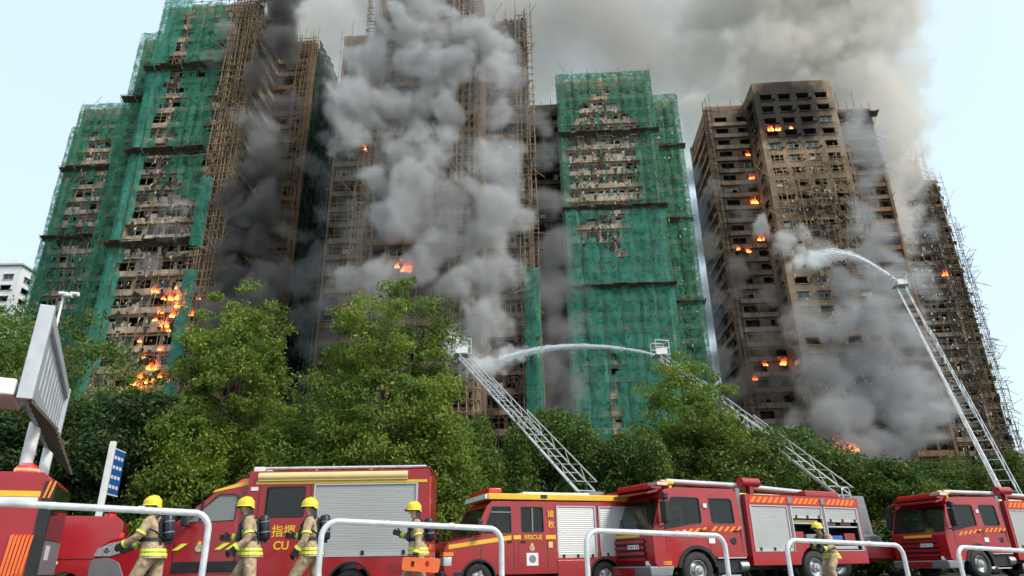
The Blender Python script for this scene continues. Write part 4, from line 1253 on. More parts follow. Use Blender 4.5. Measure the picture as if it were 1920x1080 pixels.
    a, b, c, d = lock[2]; shutter(t, a + .03, b - .03, c, d, -1.20, 'shut', closed_to=2.02)
    for (a, b) in ((3.56, 5.08), (5.32, 6.5), (6.76, 8.16)):
        mb = MB(); mb.box(a, b, -1.228, -1.22, 2.50, 2.70); mb.build('reflective_band', mat('chevron_red', (.62, .03, .01), .4) if 'chevred' not in M else M['chevred'], t)
        chevrons(t, a + .02, b - .1, 2.51, 2.69, -1.2285, 6 if b - a > 1.4 else 5, .9)
    for x in (5.2, 6.63):
        mb = MB(); mb.box(x - .1, x + .1, -1.25, -1.22, 2.5, 2.7); mb.build('side_lamp', M['grey'], t, bevel=.01)
    for x in (5.13, 6.59, 8.2):
        mb = MB(); mb.box(x - .03, x + .03, -1.232, -1.222, 1.0, 2.42); mb.build('locker_post', M['grey'], t)
    # roof load
    mb = MB()
    for dy in (-.12, .12):
        mb.tube([(.95, -.62 + dy, 3.10), (3.5, -.62 + dy, 3.08), (6.3, -.62 + dy, 2.96)], .075, 12)
    mb.build('suction_pipe', M['ladder'], t, smooth=True)
    mb = MB(); mb.box(.72, 1.15, -.85, -.4, 3.0, 3.1); mb.box(1.0, 1.1, -.8, -.45, 2.88, 3.0); mb.build('pipe_cap', M['yellow'], t, bevel=.02)
    mb = MB(); mb.tube([(3.55, -.95, 3.16), (4.25, -.95, 3.16)], .15, 16); mb.build('monitor', M['red'], t, smooth=True)
    mb = MB(); mb.box(3.85, 3.98, -1.02, -.85, 2.75, 3.05); mb.build('monitor_post', M['dkred'], t)
    mb = MB(); mb.box(6.1, 7.6, -1.1, .9, 2.765, 2.98); mb.build('roof_locker', M['red'], t, bevel=.04)
    mb = MB(); mb.tube([(7.8, -1.1, 2.76), (7.8, -1.1, 3.06), (7.86, -1.1, 3.13), (8.1, -1.1, 3.13), (8.16, -1.1, 3.06), (8.16, -1.1, 2.76)], .02, 6); mb.build('roof_handrail', M['rail'], t)
    mb = MB(); mb.tube([(3.6, -.1, 2.86), (6.0, -.1, 2.86)], .05, 8); mb.tube([(3.6, .2, 2.9), (6.0, .2, 2.9)], .06, 8); mb.build('hose_roll', M['cream'], t)
    for x in (1.42, 5.95):
        for s in (-1, 1): wheel(t, x, s * 1.2, .52, .32, True)
    return t
M['chevred'] = mat('chevron_red', (.62, .03, .01), .4)

fe = fire_engine()
tag(fe, 'red fire engine with half-open equipment lockers and white pipes on its roof', 'fire engine', 'fire engines')
fe.scale = (1.1, 1, .98)
place(fe, (0, -1.2), 1230, 20.6, 28.5)
fe2 = copy_tree(fe)
fe2.scale = (1, 1, 1)
tag(fe2, 'red fire engine with yellow marker plate, parked behind the open-locker engine', 'fire engine', 'fire engines')
place(fe2, (0, -1.2), 1788, 26.6, 20)

def command_van():
    t = empty('command_van', label='red box van with one wide grey roller shutter and a cream awning roll', cat='van')
    hw = lambda z: 1.0 - max(0, z - 1.3) * .11
    prof = [(.14, .42), (.02, .56), (0, 1.04), (.07, 1.26), (.26, 1.40), (.95, 1.54), (1.5, 1.63), (2.48, 2.46), (2.72, 2.58), (3.2, 2.66), (3.2, .42)] + arc(1.2, .36, .47, 8, 172, 8)
    w1 = rounded([(1.86, 1.75), (2.98, 1.77), (3.0, 2.30), (2.9, 2.38), (2.52, 2.38)], [.08, .05, .08, .08, .05])
    mb = MB(); side_shell(mb, prof, hw, [w1], [w1]); cross_strips(mb, prof, hw, skip=(6,))
    hole = framed_strip(mb, prof[6], prof[7], hw, (.06, .03, .03))
    mb.build('cab', M['red'], t, bevel=.05, seg=3)
    mb = MB(); mb.face(hole); mb.build('windscreen', M['glass'], t)
    for s in (-1, 1): pane('side_window', w1, hw, s, M['skyglass'], t)
    seal('window_seal', w1, hw, -1, t, .03)
    mb = MB(); mb.box(2.16, 2.2, -hw(2) - .01, -hw(2) + .04, 1.72, 2.2); mb.build('window_divider', M['black'], t)
    mb = MB(); mb.box(1.3, 3.15, -.9, .9, .75, .8); mb.hexa([(1.35, -.85, 1.3), (1.8, -.85, 1.3), (1.8, .85, 1.3), (1.35, .85, 1.3), (1.45, -.85, 1.5), (1.75, -.85, 1.56), (1.75, .85, 1.56), (1.45, .85, 1.5)]); mb.build('dashboard', M['interior'], t)
    seats(t, (2.4,), .5, 1.05, .95)
    mb = MB()
    bp_ = rounded([(-.07, .28), (.66, .28), (.72, .62), (.56, .93), (.30, 1.03), (-.05, 1.0)], .06)
    mb.plate(bp_, [], lambda u, v, d: (u, -1.035 + d * 2.07, v), 1.0); mb.build('bumper', M['grey'], t, bevel=.03)
    mb = MB(); mb.box(-.03, .05, -.6, .6, 1.02, 1.26); mb.build('grille', M['black'], t, bevel=.02)
    for s in (-1, 1):
        mb = MB()
        hp_ = rounded([(.0, 1.07), (.36, 1.06), (.64, 1.14), (.92, 1.36), (.74, 1.41), (.3, 1.33), (.06, 1.22)], .03)
        mb.plate(hp_, [], lambda u, v, d: (u - .02, s * (1.022 - d), v), .42); hl = mb.build('headlight', M['lens'], t, bevel=.012)
        for xx, rr in ((.25, .075), (.48, .07)):
            mb = MB(); mb.lathe([(.001, -.004), (rr * .6, -.01), (rr, 0)], (xx, s * 1.022, 1.17 + .12 * xx), 'Y', 16); mb.build('lamp_reflector', M['chrome'] if xx < .3 else M['black'], hl)
        mirror_(t, 1.95, s * 1.2, 1.66, .36, .2)
        mb = MB(); mb.box(1.93, 2.0, min(s * .96, s * 1.15), max(s * .96, s * 1.15), 1.66, 1.74); mb.build('mirror_arm', M['black'], t)
    mb = MB(); mb.box(1.75, 3.15, -1.03, -1.0, .70, .92); mb.build('side_moulding', M['black'], t, bevel=.012)
    for x in (1.72, 3.1):
        mb = MB(); mb.box(x - .006, x + .006, -1.004, -.98, .6, 1.3); mb.build('door_seam', M['black'], t)
    mb = MB(); mb.box(2.85, 3.05, -1.03, -.99, 1.42, 1.47); mb.build('door_handle', M['black'], t, bevel=.01)
    for x in (1.68, 2.62, 2.86):
        mb = MB(); mb.hexa([(x, -1.006, 1.16), (x + .14, -1.006, 1.16), (x + .14, -1.0, 1.16), (x, -1.0, 1.16), (x + .2, -1.006, 1.3), (x + .34, -1.006, 1.3), (x + .34, -1.0, 1.3), (x + .2, -1.0, 1.3)]); mb.build('stripe', M['lime'], t)
    crest(t, 2.28, -1.0, 1.2, .085)
    mb = MB(); mb.hexa([(2.35, -hw(2.4) - .012, 2.41), (3.19, -hw(2.6) - .012, 2.58), (3.19, -.8, 2.6), (2.35, -.8, 2.42), (2.42, -hw(2.46) - .012, 2.47), (3.19, -hw(2.66) - .012, 2.69), (3.19, -.7, 2.69), (2.5, -.7, 2.49)]); mb.build('roof_flash', M['yellow'], t)
    mb = MB(); mb.hexa([(2.75, -.6, 2.62), (3.2, -.6, 2.67), (3.2, .6, 2.67), (2.75, .6, 2.62), (2.85, -.55, 2.74), (3.2, -.55, 2.78), (3.2, .55, 2.78), (2.85, .55, 2.74)]); mb.build('light_bar', M['redlens'], t, bevel=.03)
    hb = lambda z: 1.05
    pr = [(3.22, 2.86), (3.22, .45), (5.2, .45)] + arc(5.7, .36, .5, 170, 10, 8) + [(6.25, .45), (7.4, .45), (7.4, 2.86)]
    wn_ = rounded([(3.66, 1.82), (4.56, 1.82), (4.56, 2.5), (3.66, 2.5)], .06)
    hole = [(4.78, 1.0), (7.12, 1.0), (7.12, 2.52), (4.78, 2.52)]
    mb = MB(); side_shell(mb, pr, hb, [wn_, hole], [], t=.05); cross_strips(mb, pr, hb); mb.build('body', M['red'], t, bevel=.03)
    pane('side_window', wn_, hb, -1, M['dkglass'], t); seal('window_seal', wn_, hb, -1, t)
    shutter(t, 4.80, 7.10, 1.0, 2.52, -1.03, 'shut')
    for x in (3.5, 4.68):
        mb = MB(); mb.box(x - .007, x + .007, -1.054, -1.03, .8, 2.66); mb.build('door_seam', M['black'], t)
    mb = MB(); mb.box(4.5, 4.62, -1.085, -1.05, 1.5, 1.56); mb.build('door_handle', M['black'], t)
    mb = MB(); mb.box(3.3, 3.46, -1.07, -1.05, 2.42, 2.5); mb.build('side_lamp', M['white'], t)
    text('lettering', '指揮', .27, t, (4.14, -1.056, 1.43), M['yellow'], .002, bold=.003)
    text('lettering', 'CU', .25, t, (4.12, -1.056, 1.14), M['yellow'], .002, bold=.006)
    mb = MB(); mb.tube([(3.45, -1.04, 2.73), (6.9, -1.04, 2.73)], .095, 14); mb.box(3.45, 6.9, -1.1, -1.02, 2.63, 2.67); mb.build('awning_roll', M['cream'], t, smooth=True)
    mb = MB(); mb.box(3.4, 7.36, -1.065, -1.052, 2.56, 2.62); mb.build('roof_band', M['yellow'], t)
    mb = MB(); mb.tube([(3.3, -.8, 2.95), (7.3, -.8, 2.95)], .035, 8); mb.tube([(3.3, .8, 2.95), (7.3, .8, 2.95)], .035, 8)
    for x in (3.4, 4.7, 6.0, 7.2):
        for y in (-.8, .8): mb.tube([(x, y, 2.86), (x, y, 2.95)], .02, 6)
    mb.build('roof_rail', M['rail'], t)
    mb = MB(); mb.box(3.25, 3.5, -.9, .9, 2.862, 2.98); mb.build('roof_spotlights', M['white'], t, bevel=.02)
    mb = MB(); mb.box(7.0, 7.42, -1.0, 1.0, 2.862, 2.93); mb.build('rear_light_bar', M['dkred'], t, bevel=.02)
    mb = MB(); mb.box(7.405, 7.45, -1.02, -.85, .7, 2.7); mb.build('rear_lamp_column', M['redlens'], t)
    mb = MB(); mb.box(6.55, 6.9, -1.056, -1.04, .62, .8); mb.build('filler_flap', M['dkred'], t)
    mb = MB(); mb.box(3.3, 5.1, -1.07, -.85, .3, .38); mb.build('step', M['alu'], t)
    mb = MB(); mb.box(.6, 7.2, -.4, .4, .35, .55); mb.build('chassis', M['black'], t)
    arch(t, 1.2, .36, .43, -1.02, -.75, a0=5, a1=175, t=.05); arch(t, 5.7, .36, .46, -1.07, -.75, m='black', a0=5, a1=175, t=.05)
    for x in (1.2, 5.7):
        for s in (-1, 1): wheel(t, x, s * .98, .36, .24)
    return t
cv = command_van()
place(cv, (0, -1.0), 174, 16.3, 1.5)

def rescue_truck():
    t = empty('rescue_truck', label='red rescue truck with yellow roof band, yellow belt stripe and twin grey shutters', cat='fire truck')
    hw = lambda z: 1.08 - max(0, z - 1.5) * .06
    prof = [(.12, .46), (0, .6), (0, 1.2), (.1, 1.34), (.82, 1.5), (1.26, 2.34), (1.42, 2.48), (6.7, 2.52), (6.7, .5), (5.45, .5)] + arc(4.95, .4, .52, 10, 170, 8) + [(4.4, .5), (1.55, .5)] + arc(1.0, .4, .52, 10, 170, 8)
    w1 = rounded([(1.12, 1.58), (2.0, 1.60), (2.0, 2.34), (1.42, 2.34)], [.05, .05, .06, .06]); w2 = rounded([(2.3, 1.62), (3.02, 1.62), (3.02, 2.34), (2.3, 2.34)], .05)
    s1, s2 = [(3.45, .92), (4.72, .92), (4.72, 2.34), (3.45, 2.34)], [(4.86, .95), (6.5, .95), (6.5, 2.34), (4.86, 2.34)]
    mb = MB(); side_shell(mb, prof, hw, [w1, w2, s1, s2], [w1, w2]); cross_strips(mb, prof, hw, skip=(4,))
    hole = framed_strip(mb, prof[4], prof[5], hw, (.06, .04, .04))
    mb.build('body', M['red'], t, bevel=.03)
    mb = MB(); mb.face(hole); mb.build('windscreen', M['glass'], t)
    for s in (-1, 1): pane('side_window', w1, hw, s, M['glass'], t); pane('side_window', w2, hw, s, M['glass'], t)
    seal('window_seal', w1, hw, -1, t); seal('window_seal', w2, hw, -1, t)
    mb = MB(); mb.box(2.64, 2.68, -hw(2) - .008, -hw(2) + .03, 1.64, 2.3); mb.build('window_divider', M['grey'], t)
    mb = MB(); mb.box(1.36, 2.0, -hw(2.2) - .008, -hw(2.2) + .02, 2.16, 2.19); mb.build('window_divider', M['grey'], t)
    mb = MB(); mb.box(.9, 3.2, -1.0, 1.0, .8, .85); mb.box(3.18, 3.22, -1, 1, .85, 2.4); mb.hexa([(.85, -.95, 1.2), (1.3, -.95, 1.2), (1.3, .95, 1.2), (.85, .95, 1.2), (.9, -.95, 1.48), (1.25, -.95, 1.52), (1.25, .95, 1.52), (.9, .95, 1.48)]); mb.build('dashboard', M['interior'], t)
    seats(t, (1.5, 2.5), .5, .95, .95)
    shutter(t, 3.48, 4.69, .92, 2.34, -1.04, 'alu', slat=.06); shutter(t, 4.89, 6.47, .95, 2.34, -1.04, 'alu', slat=.06)
    mb = MB(); mb.box(1.3, 6.72, -1.06, 1.06, 2.525, 2.70); mb.build('roof_band', M['yellow'], t, bevel=.02)
    for (a, b, m_) in ((2.4, 4.6, 'white'), (5.2, 6.4, 'dkred')):
        mb = MB(); mb.box(a, b, -1.0, 1.0, 2.702, 2.76); mb.build('roof_locker', M[m_], t)
    mb = MB(); mb.box(1.35, 1.75, -.95, .95, 2.702, 2.86); o = mb.build('light_bar', M['redlens'], t, bevel=.03)
    mb = MB(); mb.box(1.22, 1.33, -1.0, 1.0, 2.55, 2.68); mb.build('lamp_lens', M['white'], o)
    mb = MB(); mb.box(2.95, 3.15, -1.075, -1.06, 2.58, 2.68); mb.build('side_lamp', M['black'], t)
    def belt(a, b, za, zb2): 
        mb = MB(); mb.hexa([(a, -1.086, za), (b, -1.086, zb2), (b, -1.08, zb2), (a, -1.08, za), (a, -1.086, za + .11), (b, -1.086, zb2 + .12), (b, -1.08, zb2 + .12), (a, -1.08, za + .11)]); mb.build('stripe', M['yellow'], t)
    belt(.12, 1.98, 1.18, 1.42); belt(2.05, 2.28, 1.43, 1.43); belt(3.06, 3.38, 1.43, 1.43)
    text('lettering', 'RESCUE', .17, t, (2.66, -1.084, 1.43), M['yellow'], .002, bold=.004, sx=.95)
    for zz in (2.06, 1.76):
        text('lettering', '救' if zz < 2 else '搶', .22, t, (3.24, -1.075, zz), M['yellow'], .002, bold=.003)
    crest(t, 2.62, -1.08, 1.19, .08)
    mb = MB(); mb.box(2.44, 2.8, -1.088, -1.08, .72, 1.06); o = mb.build('sticker', M['white'], t)
    mb = MB(); mb.lathe([(.001, -.003), (.1, -.003), (.11, 0)], (2.62, -1.088, .9)); mb.build('sticker_print', M['grey'], o)
    mb = MB(); mb.box(3.14, 3.27, -1.086, -1.08, 1.2, 1.36); mb.build('sticker', M['cream'], t)
    for x in (1.06, 2.06, 2.2, 3.1):
        mb = MB(); mb.box(x - .006, x + .006, -1.084, -1.06, .62, 1.55); mb.build('door_seam', M['black'], t)
    for x in (1.85, 2.28):
        mb = MB(); mb.box(x, x + .14, -1.11, -1.08, 1.34, 1.39); mb.build('door_handle', M['black'], t)
    mb = MB(); mb.hexa([(-.1, -1.05, .36), (.5, -1.1, .36), (.5, 1.1, .36), (-.1, 1.05, .36), (-.1, -1.05, .62), (.5, -1.1, .62), (.5, 1.1, .62), (-.1, 1.05, .62)]); mb.build('bumper', M['black'], t, bevel=.04)
    mb = MB(); mb.box(-.02, .02, -.6, .6, .72, 1.12); mb.build('grille', M['black'], t)
    for s in (-1, 1):
        mb = MB(); mb.box(-.025, .22, s * .9 - .185, s * .9 + .185, .74, .98); mb.build('headlight', M['lens'], t, bevel=.02)
        mb = MB(); mb.box(-.03, .26, s * .9 - .187, s * .9 + .187, 1.0, 1.1); mb.build('indicator', M['amber'], t)
        mirror_(t, .95, s * 1.25, 1.55, .4, .2)
        mb = MB(); mb.tube([(1.1, s * 1.04, 1.98), (.95, s * 1.25, 1.98), (.95, s * 1.25, 1.5), (1.0, s * 1.06, 1.5)], .015, 6); mb.build('mirror_arm', M['black'], t)
    mb = MB(); mb.box(3.4, 4.35, -1.1, -.6, .28, .86); mb.build('side_locker', M['red'], t, bevel=.02)
    mb = MB(); mb.box(.5, 6.6, -.4, .4, .4, .6); mb.build('chassis', M['black'], t)
    arch(t, 1.0, .4, .47, -1.1, -.8, a0=5, a1=175, t=.05); arch(t, 4.95, .4, .47, -1.1, -.8, a0=5, a1=175, t=.05)
    for x in (1.0, 4.95):
        for s in (-1, 1): wheel(t, x, s * 1.06, .4, .24)
    return t
rt = rescue_truck()
place(rt, (0, -1.05), 832, 20.2, 21)

def small_van():
    t = empty('panel_van', label='plain dark red panel van parked nose-first behind the railing', cat='van')
    hw = lambda z: .96 - max(0, z - 1.05) * .12
    L = 5.0
    prof = [(.1, .3), (0, .5), (.05, .85), (.4, 1.05), (1.05, 1.2), (1.85, 1.88), (2.2, 2.0), (4.8, 1.98), (4.96, 1.85), (5.0, .9), (4.97, .35), (4.45, .35)] + arc(3.95, .34, .42, 5, 175, 8) + [(3.45, .35), (1.5, .35)] + arc(.98, .34, .42, 5, 175, 8)
    w1 = rounded([(1.35, 1.2), (2.3, 1.22), (2.3, 1.78), (1.88, 1.78)], .05)
    w2 = rounded([(2.45, 1.22), (3.1, 1.22), (3.1, 1.78), (2.45, 1.78)], .05)
    mb = MB(); side_shell(mb, prof, hw, [w1, w2], [w1, w2]); cross_strips(mb, prof, hw, skip=(4,))
    hole = framed_strip(mb, prof[4], prof[5], hw, (.06, .03, .03))
    mb.build('body', M['red'], t, bevel=.05, seg=3)
    mb = MB(); mb.face(hole); mb.build('windscreen', M['glass'], t)
    for s in (-1, 1):
        for w_ in (w1, w2): pane('side_window', w_, hw, s, M['dkglass'], t)
    mb = MB()
    for (a, b, c, d) in ((3.15, 4.9, 1.02, 1.035), (3.15, 3.165, .5, 1.85), (1.25, 1.265, .5, 1.2), (2.36, 2.375, .5, 1.85)): mb.box(a, b, -hw(c) - .004, -hw(c) + .03, c, d)
    mb.build('panel_seam', M['black'], t)
    mb = MB(); mb.box(2.95, 3.1, -.99, -.95, 1.06, 1.11); mb.build('door_handle', M['black'], t)
    mb = MB(); mb.hexa([(-.06, -.9, .25), (.5, -.98, .25), (.5, .98, .25), (-.06, .9, .25), (-.06, -.9, .6), (.5, -.98, .6), (.5, .98, .6), (-.06, .9, .6)]); mb.build('bumper', M['black'], t, bevel=.05)
    mb = MB(); mb.box(4.6, 5.07, -.98, .98, .28, .55); mb.build('rear_bumper', M['black'], t, bevel=.04)
    for s in (-1, 1):
        mb = MB(); mb.box(4.9, 5.02, s * .86 - .06, s * .86 + .06, 1.0, 1.6); mb.build('tail_light', M['redlens'], t, bevel=.015)
        mb = MB(); mb.hexa([(.05, s * .55, .75), (.45, s * .96, .8), (.6, s * .9, .85), (.1, s * .5, .8), (.12, s * .55, .92), (.6, s * .955, 1.05), (.7, s * .88, 1.05), (.2, s * .5, .95)]); mb.build('headlight', M['lens'], t)
        mirror_(t, 1.5, s * 1.1, 1.2, .25, .2)
    mb = MB(); mb.tube([(4.6, -.35, 2.0), (4.6, -.35, 2.07)], .14, 14); mb.build('beacon', M['redlens'], t, smooth=True)
    mb = MB(); mb.tube([(3.75, -.965, .95), (3.75, -.98, .95)], .035, 10); mb.build('side_marker', M['white'], t)
    for x in (.98, 3.95):
        for s in (-1, 1): wheel(t, x, s * .93, .34, .22)
    return t
sv = small_van()
place(sv, (5.0, -.95), 220, 17.3, 24)

def box_van():
    t = empty('fire_van', label='tall red van end with yellow label and red beacon beside the grey screen', cat='van')
    hb = lambda z: 1.0 - max(0, z - 1.6) * .05
    L = 6.0
    prof = [(.12, .4), (0, .6), (.05, 1.2), (.7, 1.4), (1.3, 2.25), (1.6, 2.42), (5.8, 2.46), (5.98, 2.3), (6.0, .4), (5.3, .4)] + arc(4.8, .36, .46, 8, 172, 8) + [(4.3, .4), (1.6, .4)] + arc(1.1, .36, .46, 8, 172, 8)
    w1 = rounded([(1.25, 1.45), (2.2, 1.47), (2.2, 2.2), (1.5, 2.2)], .05)
    mb = MB(); side_shell(mb, prof, hb, [w1], [w1]); cross_strips(mb, prof, hb, skip=(3,))
    hole = framed_strip(mb, prof[3], prof[4], hb, (.06, .03, .03))
    mb.build('body', M['red'], t, bevel=.04, seg=3)
    mb = MB(); mb.face(hole); mb.build('windscreen', M['glass'], t)
    for s in (-1, 1): pane('side_window', w1, hb, s, M['glass'], t)
    mb = MB(); mb.box(5.0, 5.82, -.985, -.972, 2.02, 2.12); mb.build('label_stripe', M['yellow'], t)
    mb = MB(); mb.box(5.0, 5.80, -.99, -.976, 1.86, 2.01); mb.build('label_panel', M['white'], t)
    mb = MB(); mb.box(5.86, 6.04, -1.015, -.9, .55, 2.3); mb.build('rear_edge_trim', M['black'], t)
    chevrons(t, 5.87, 6.02, 2.0, 2.3, -1.018, 2, .2)
    mb = MB(); mb.box(6.004, 6.03, -.9, .9, 1.3, 2.25); mb.build('rear_door_window', M['dkglass'], t)
    mb = MB(); mb.box(6.004, 6.035, -.92, .92, .7, 1.28); o = mb.build('rear_door', M['grey'], t)
    mb = MB(); mb.box(6.036, 6.04, -.6, -.2, .95, 1.2); mb.build('sticker', M['white'], o)
    mb = MB(); mb.lathe([(.2, 0), (.2, .06), (.18, .14), (.1, .2), (.001, .22)], (5.45, -.6, 2.45), 'Z', 18); o = mb.build('beacon', M['redlens'], t, smooth=True)
    mb = MB(); mb.lathe([(.204, .05), (.206, .075), (.2, .1)], (5.45, -.6, 2.45), 'Z', 18); mb.build('beacon_lamp', M['beacon'], o)
    mb = MB()
    for k in range(6):
        x = 5.48 + k * .06; mb.hexa([(x, -1.03, .62 + k * .03), (x + .04, -1.03, .6 + k * .03), (x + .04, -1.0, .6), (x, -1.0, .62), (x + .05, -1.05, 1.35 - k * .02), (x + .1, -1.05, 1.38), (x + .1, -1.0, 1.38), (x + .05, -1.0, 1.35)])
    mb.build('hanging_orange_strips', M['stretch'], t)
    mb = MB(); mb.box(5.0, 6.1, -1.06, .9, .3, .62); mb.build('rear_bumper', M['black'], t, bevel=.05)
    mb = MB(); mb.box(-.06, .5, -1, 1, .3, .6); mb.build('bumper', M['black'], t, bevel=.04)
    for s in (-1, 1):
        mb = MB(); mb.box(-.02, .2, s * .8 - .15, s * .8 + .15, .8, 1.05); mb.build('headlight', M['lens'], t, bevel=.02)
        mirror_(t, 1.1, s * 1.15, 1.5, .35, .2)
    for x in (1.1, 4.8):
        for s in (-1, 1): wheel(t, x, s * .98, .36, .24)
    return t
bv = box_van()
place(bv, (6.0, -1.0), 66, 13.0, 24)

# ------------------------------------------------------------------ railings
def railing(l, r_, yl, yr, dl, dr, where):
    a, b = at(l, yl, dl), at(r_, yr, dr)
    t = empty('railing', (a.x, a.y, 0), 0, 'white upturned-U tube railing ' + where, 'railing', 'pavement railings')
    d = Vector((b.x - a.x, b.y - a.y, 0))
    e = d.normalized(); L = d.length
    za, zb2 = a.z, b.z
    rr = .17
    pts = [(0, 0, -.05), (0, 0, za - rr)]
    for k in range(1, 7):
        an = math.pi / 2 * k / 6
        pts.append(tuple(e * (rr - rr * math.cos(an)) + Vector((0, 0, za - rr + rr * math.sin(an)))))
    for k in range(1, 7):
        an = math.pi / 2 * k / 6
        pts.append(tuple(e * (L - rr + rr * math.sin(an)) + Vector((0, 0, zb2 - rr + rr * math.cos(an)))))
    pts.append(tuple(d + Vector((0, 0, -.05))))
    mb = MB(); mb.tube(pts, .033, 12); mb.build('tube', M['rail'], t, smooth=True)
    for q in (Vector((0, 0, 0)), d):
        mb = MB(); mb.lathe([(.001, .03), (.07, .03), (.09, .004)], tuple(q), 'Z', 14); mb.build('base_collar', M['rail'], t)
    for k in (.34, .7):
        q = e * (L * k) + Vector((0, 0, za + (zb2 - za) * k))
        mb = MB(); mb.tube([q - e * .03, q + e * .03], .0355, 12); mb.build('weld_sleeve', M['rail'], t, smooth=True)
D0_ = 7.9
for k, (l, r_, yl, yr, tl, tr) in enumerate(((-72, 395, 941, 961, -1.0, -.348), (605, 940, 977, 990, 0, .647), (1098, 1357, 995, 1003, 1, 1.661), (1473, 1690, 1013, 1021, 2, 2.71), (1793, 1931, 1026, 1032, 3, 3.66))):
    railing(l, r_, yl, yr, D0_ * (1 + .157 * tl), D0_ * (1 + .157 * tr), ('beside the tall red van', 'in front of the wide grey shutter', 'in front of the open-locker engine cab', 'in front of the stooping firefighter', 'in front of the second fire engine')[k])

# ------------------------------------------------------------------ people
SUITS = {}
def suit_mat(th):
    """Tan turnout cloth; the same surface is bare skin above the collar height th."""
    if th in SUITS: return SUITS[th]
    m = SUITS[th] = bpy.data.materials.new('turnout_suit')
    n, l, p = nodes_of(m)
    tc = n.new('ShaderNodeTexCoord'); sx = n.new('ShaderNodeSeparateXYZ'); l.new(tc.outputs['Object'], sx.inputs[0])
    nz = n.new('ShaderNodeTexNoise'); nz.inputs['Scale'].default_value = 9; nz.inputs['Detail'].default_value = 6; l.new(tc.outputs['Object'], nz.inputs['Vector'])
    c1 = n.new('ShaderNodeMix'); c1.data_type = 'RGBA'; c1.inputs[6].default_value = (.30, .205, .125, 1); c1.inputs[7].default_value = (.52, .385, .25, 1)
    r1 = n.new('ShaderNodeMapRange'); r1.inputs[1].default_value = .35; r1.inputs[2].default_value = .65; l.new(nz.outputs['Fac'], r1.inputs[0]); l.new(r1.outputs[0], c1.inputs[0])
    st = n.new('ShaderNodeMath'); st.operation = 'GREATER_THAN'; st.inputs[1].default_value = th; l.new(sx.outputs['Z'], st.inputs[0])
    c2 = n.new('ShaderNodeMix'); c2.data_type = 'RGBA'; c2.inputs[7].default_value = (.58, .34, .22, 1); l.new(st.outputs[0], c2.inputs[0]); l.new(c1.outputs[2], c2.inputs[6])
    l.new(c2.outputs[2], p.inputs['Base Color']); p.inputs['Roughness'].default_value = .85
    bp = n.new('ShaderNodeBump'); bp.inputs['Strength'].default_value = .9; bp.inputs['Distance'].default_value = .03
    n2 = n.new('ShaderNodeTexNoise'); n2.inputs['Scale'].default_value = 14; n2.inputs['Detail'].default_value = 3; l.new(tc.outputs['Object'], n2.inputs['Vector'])
    l.new(n2.outputs['Fac'], bp.inputs['Height']); l.new(bp.outputs[0], p.inputs['Normal'])
    return m
M['suit'] = suit_mat(1.555)
M['skin'] = mat('skin', (.58, .34, .22), .55, var=.1)
M['eye'] = mat('eye_dark', (.02, .015, .012), .3)
M['glove'] = mat('black_glove', (.02, .02, .022), .7, var=.3)
M['strap'] = mat('harness_black', (.018, .018, .02), .6, var=.3)

def glove(parent, wrist, d, side, grip=.5):
    """Palm, four unequal curled fingers and a thumb."""
    d = d.normalized(); up = Vector((0, side, 0)); up = (up - d * up.dot(d)).normalized(); x = d.cross(up)
    mb = MB()
    c = Vector(wrist)
    P = lambda a, b, e: c + d * a + x * b + up * e
    mb.hexa([P(-.03, -.045, -.022), P(-.03, .045, -.022), P(-.03, .045, .022), P(-.03, -.045, .022), P(.09, -.05, -.018), P(.09, .05, -.018), P(.09, .05, .018), P(.09, -.05, .018)])
    for k, ln in enumerate((.072, .085, .08, .062)):
        b = -.038 + .025 * k
        p0 = P(.085, b, 0); p1 = P(.085 + ln * .5, b, -side * 0 - .018 * grip); p2 = P(.085 + ln * .75, b, -.05 * grip); p3 = P(.085 + ln * .7, b, -.085 * grip)
        mb.tube([p0, p1, p2, p3], [.0135, .013, .012, .009], 7)
    mb.tube([P(.01, -.045, 0), P(.05, -.075, -.01), P(.085, -.075, -.035 * grip)], [.016, .014, .01], 7)
    return mb.build('glove', M['glove'], parent, smooth=True)

def band(parent, p, d, r, h=.05, m='lime', sq=1.0):
    mb = MB(); d = Vector(d).normalized(); p = Vector(p)
    mb.tube([p - d * h / 2, p + d * h / 2], r, 16, False)
    if sq != 1.0: mb.v = [(p.x + (v[0] - p.x) * sq, v[1], v[2]) for v in mb.v]
    return mb.build('reflective_band', M[m], parent, smooth=True)

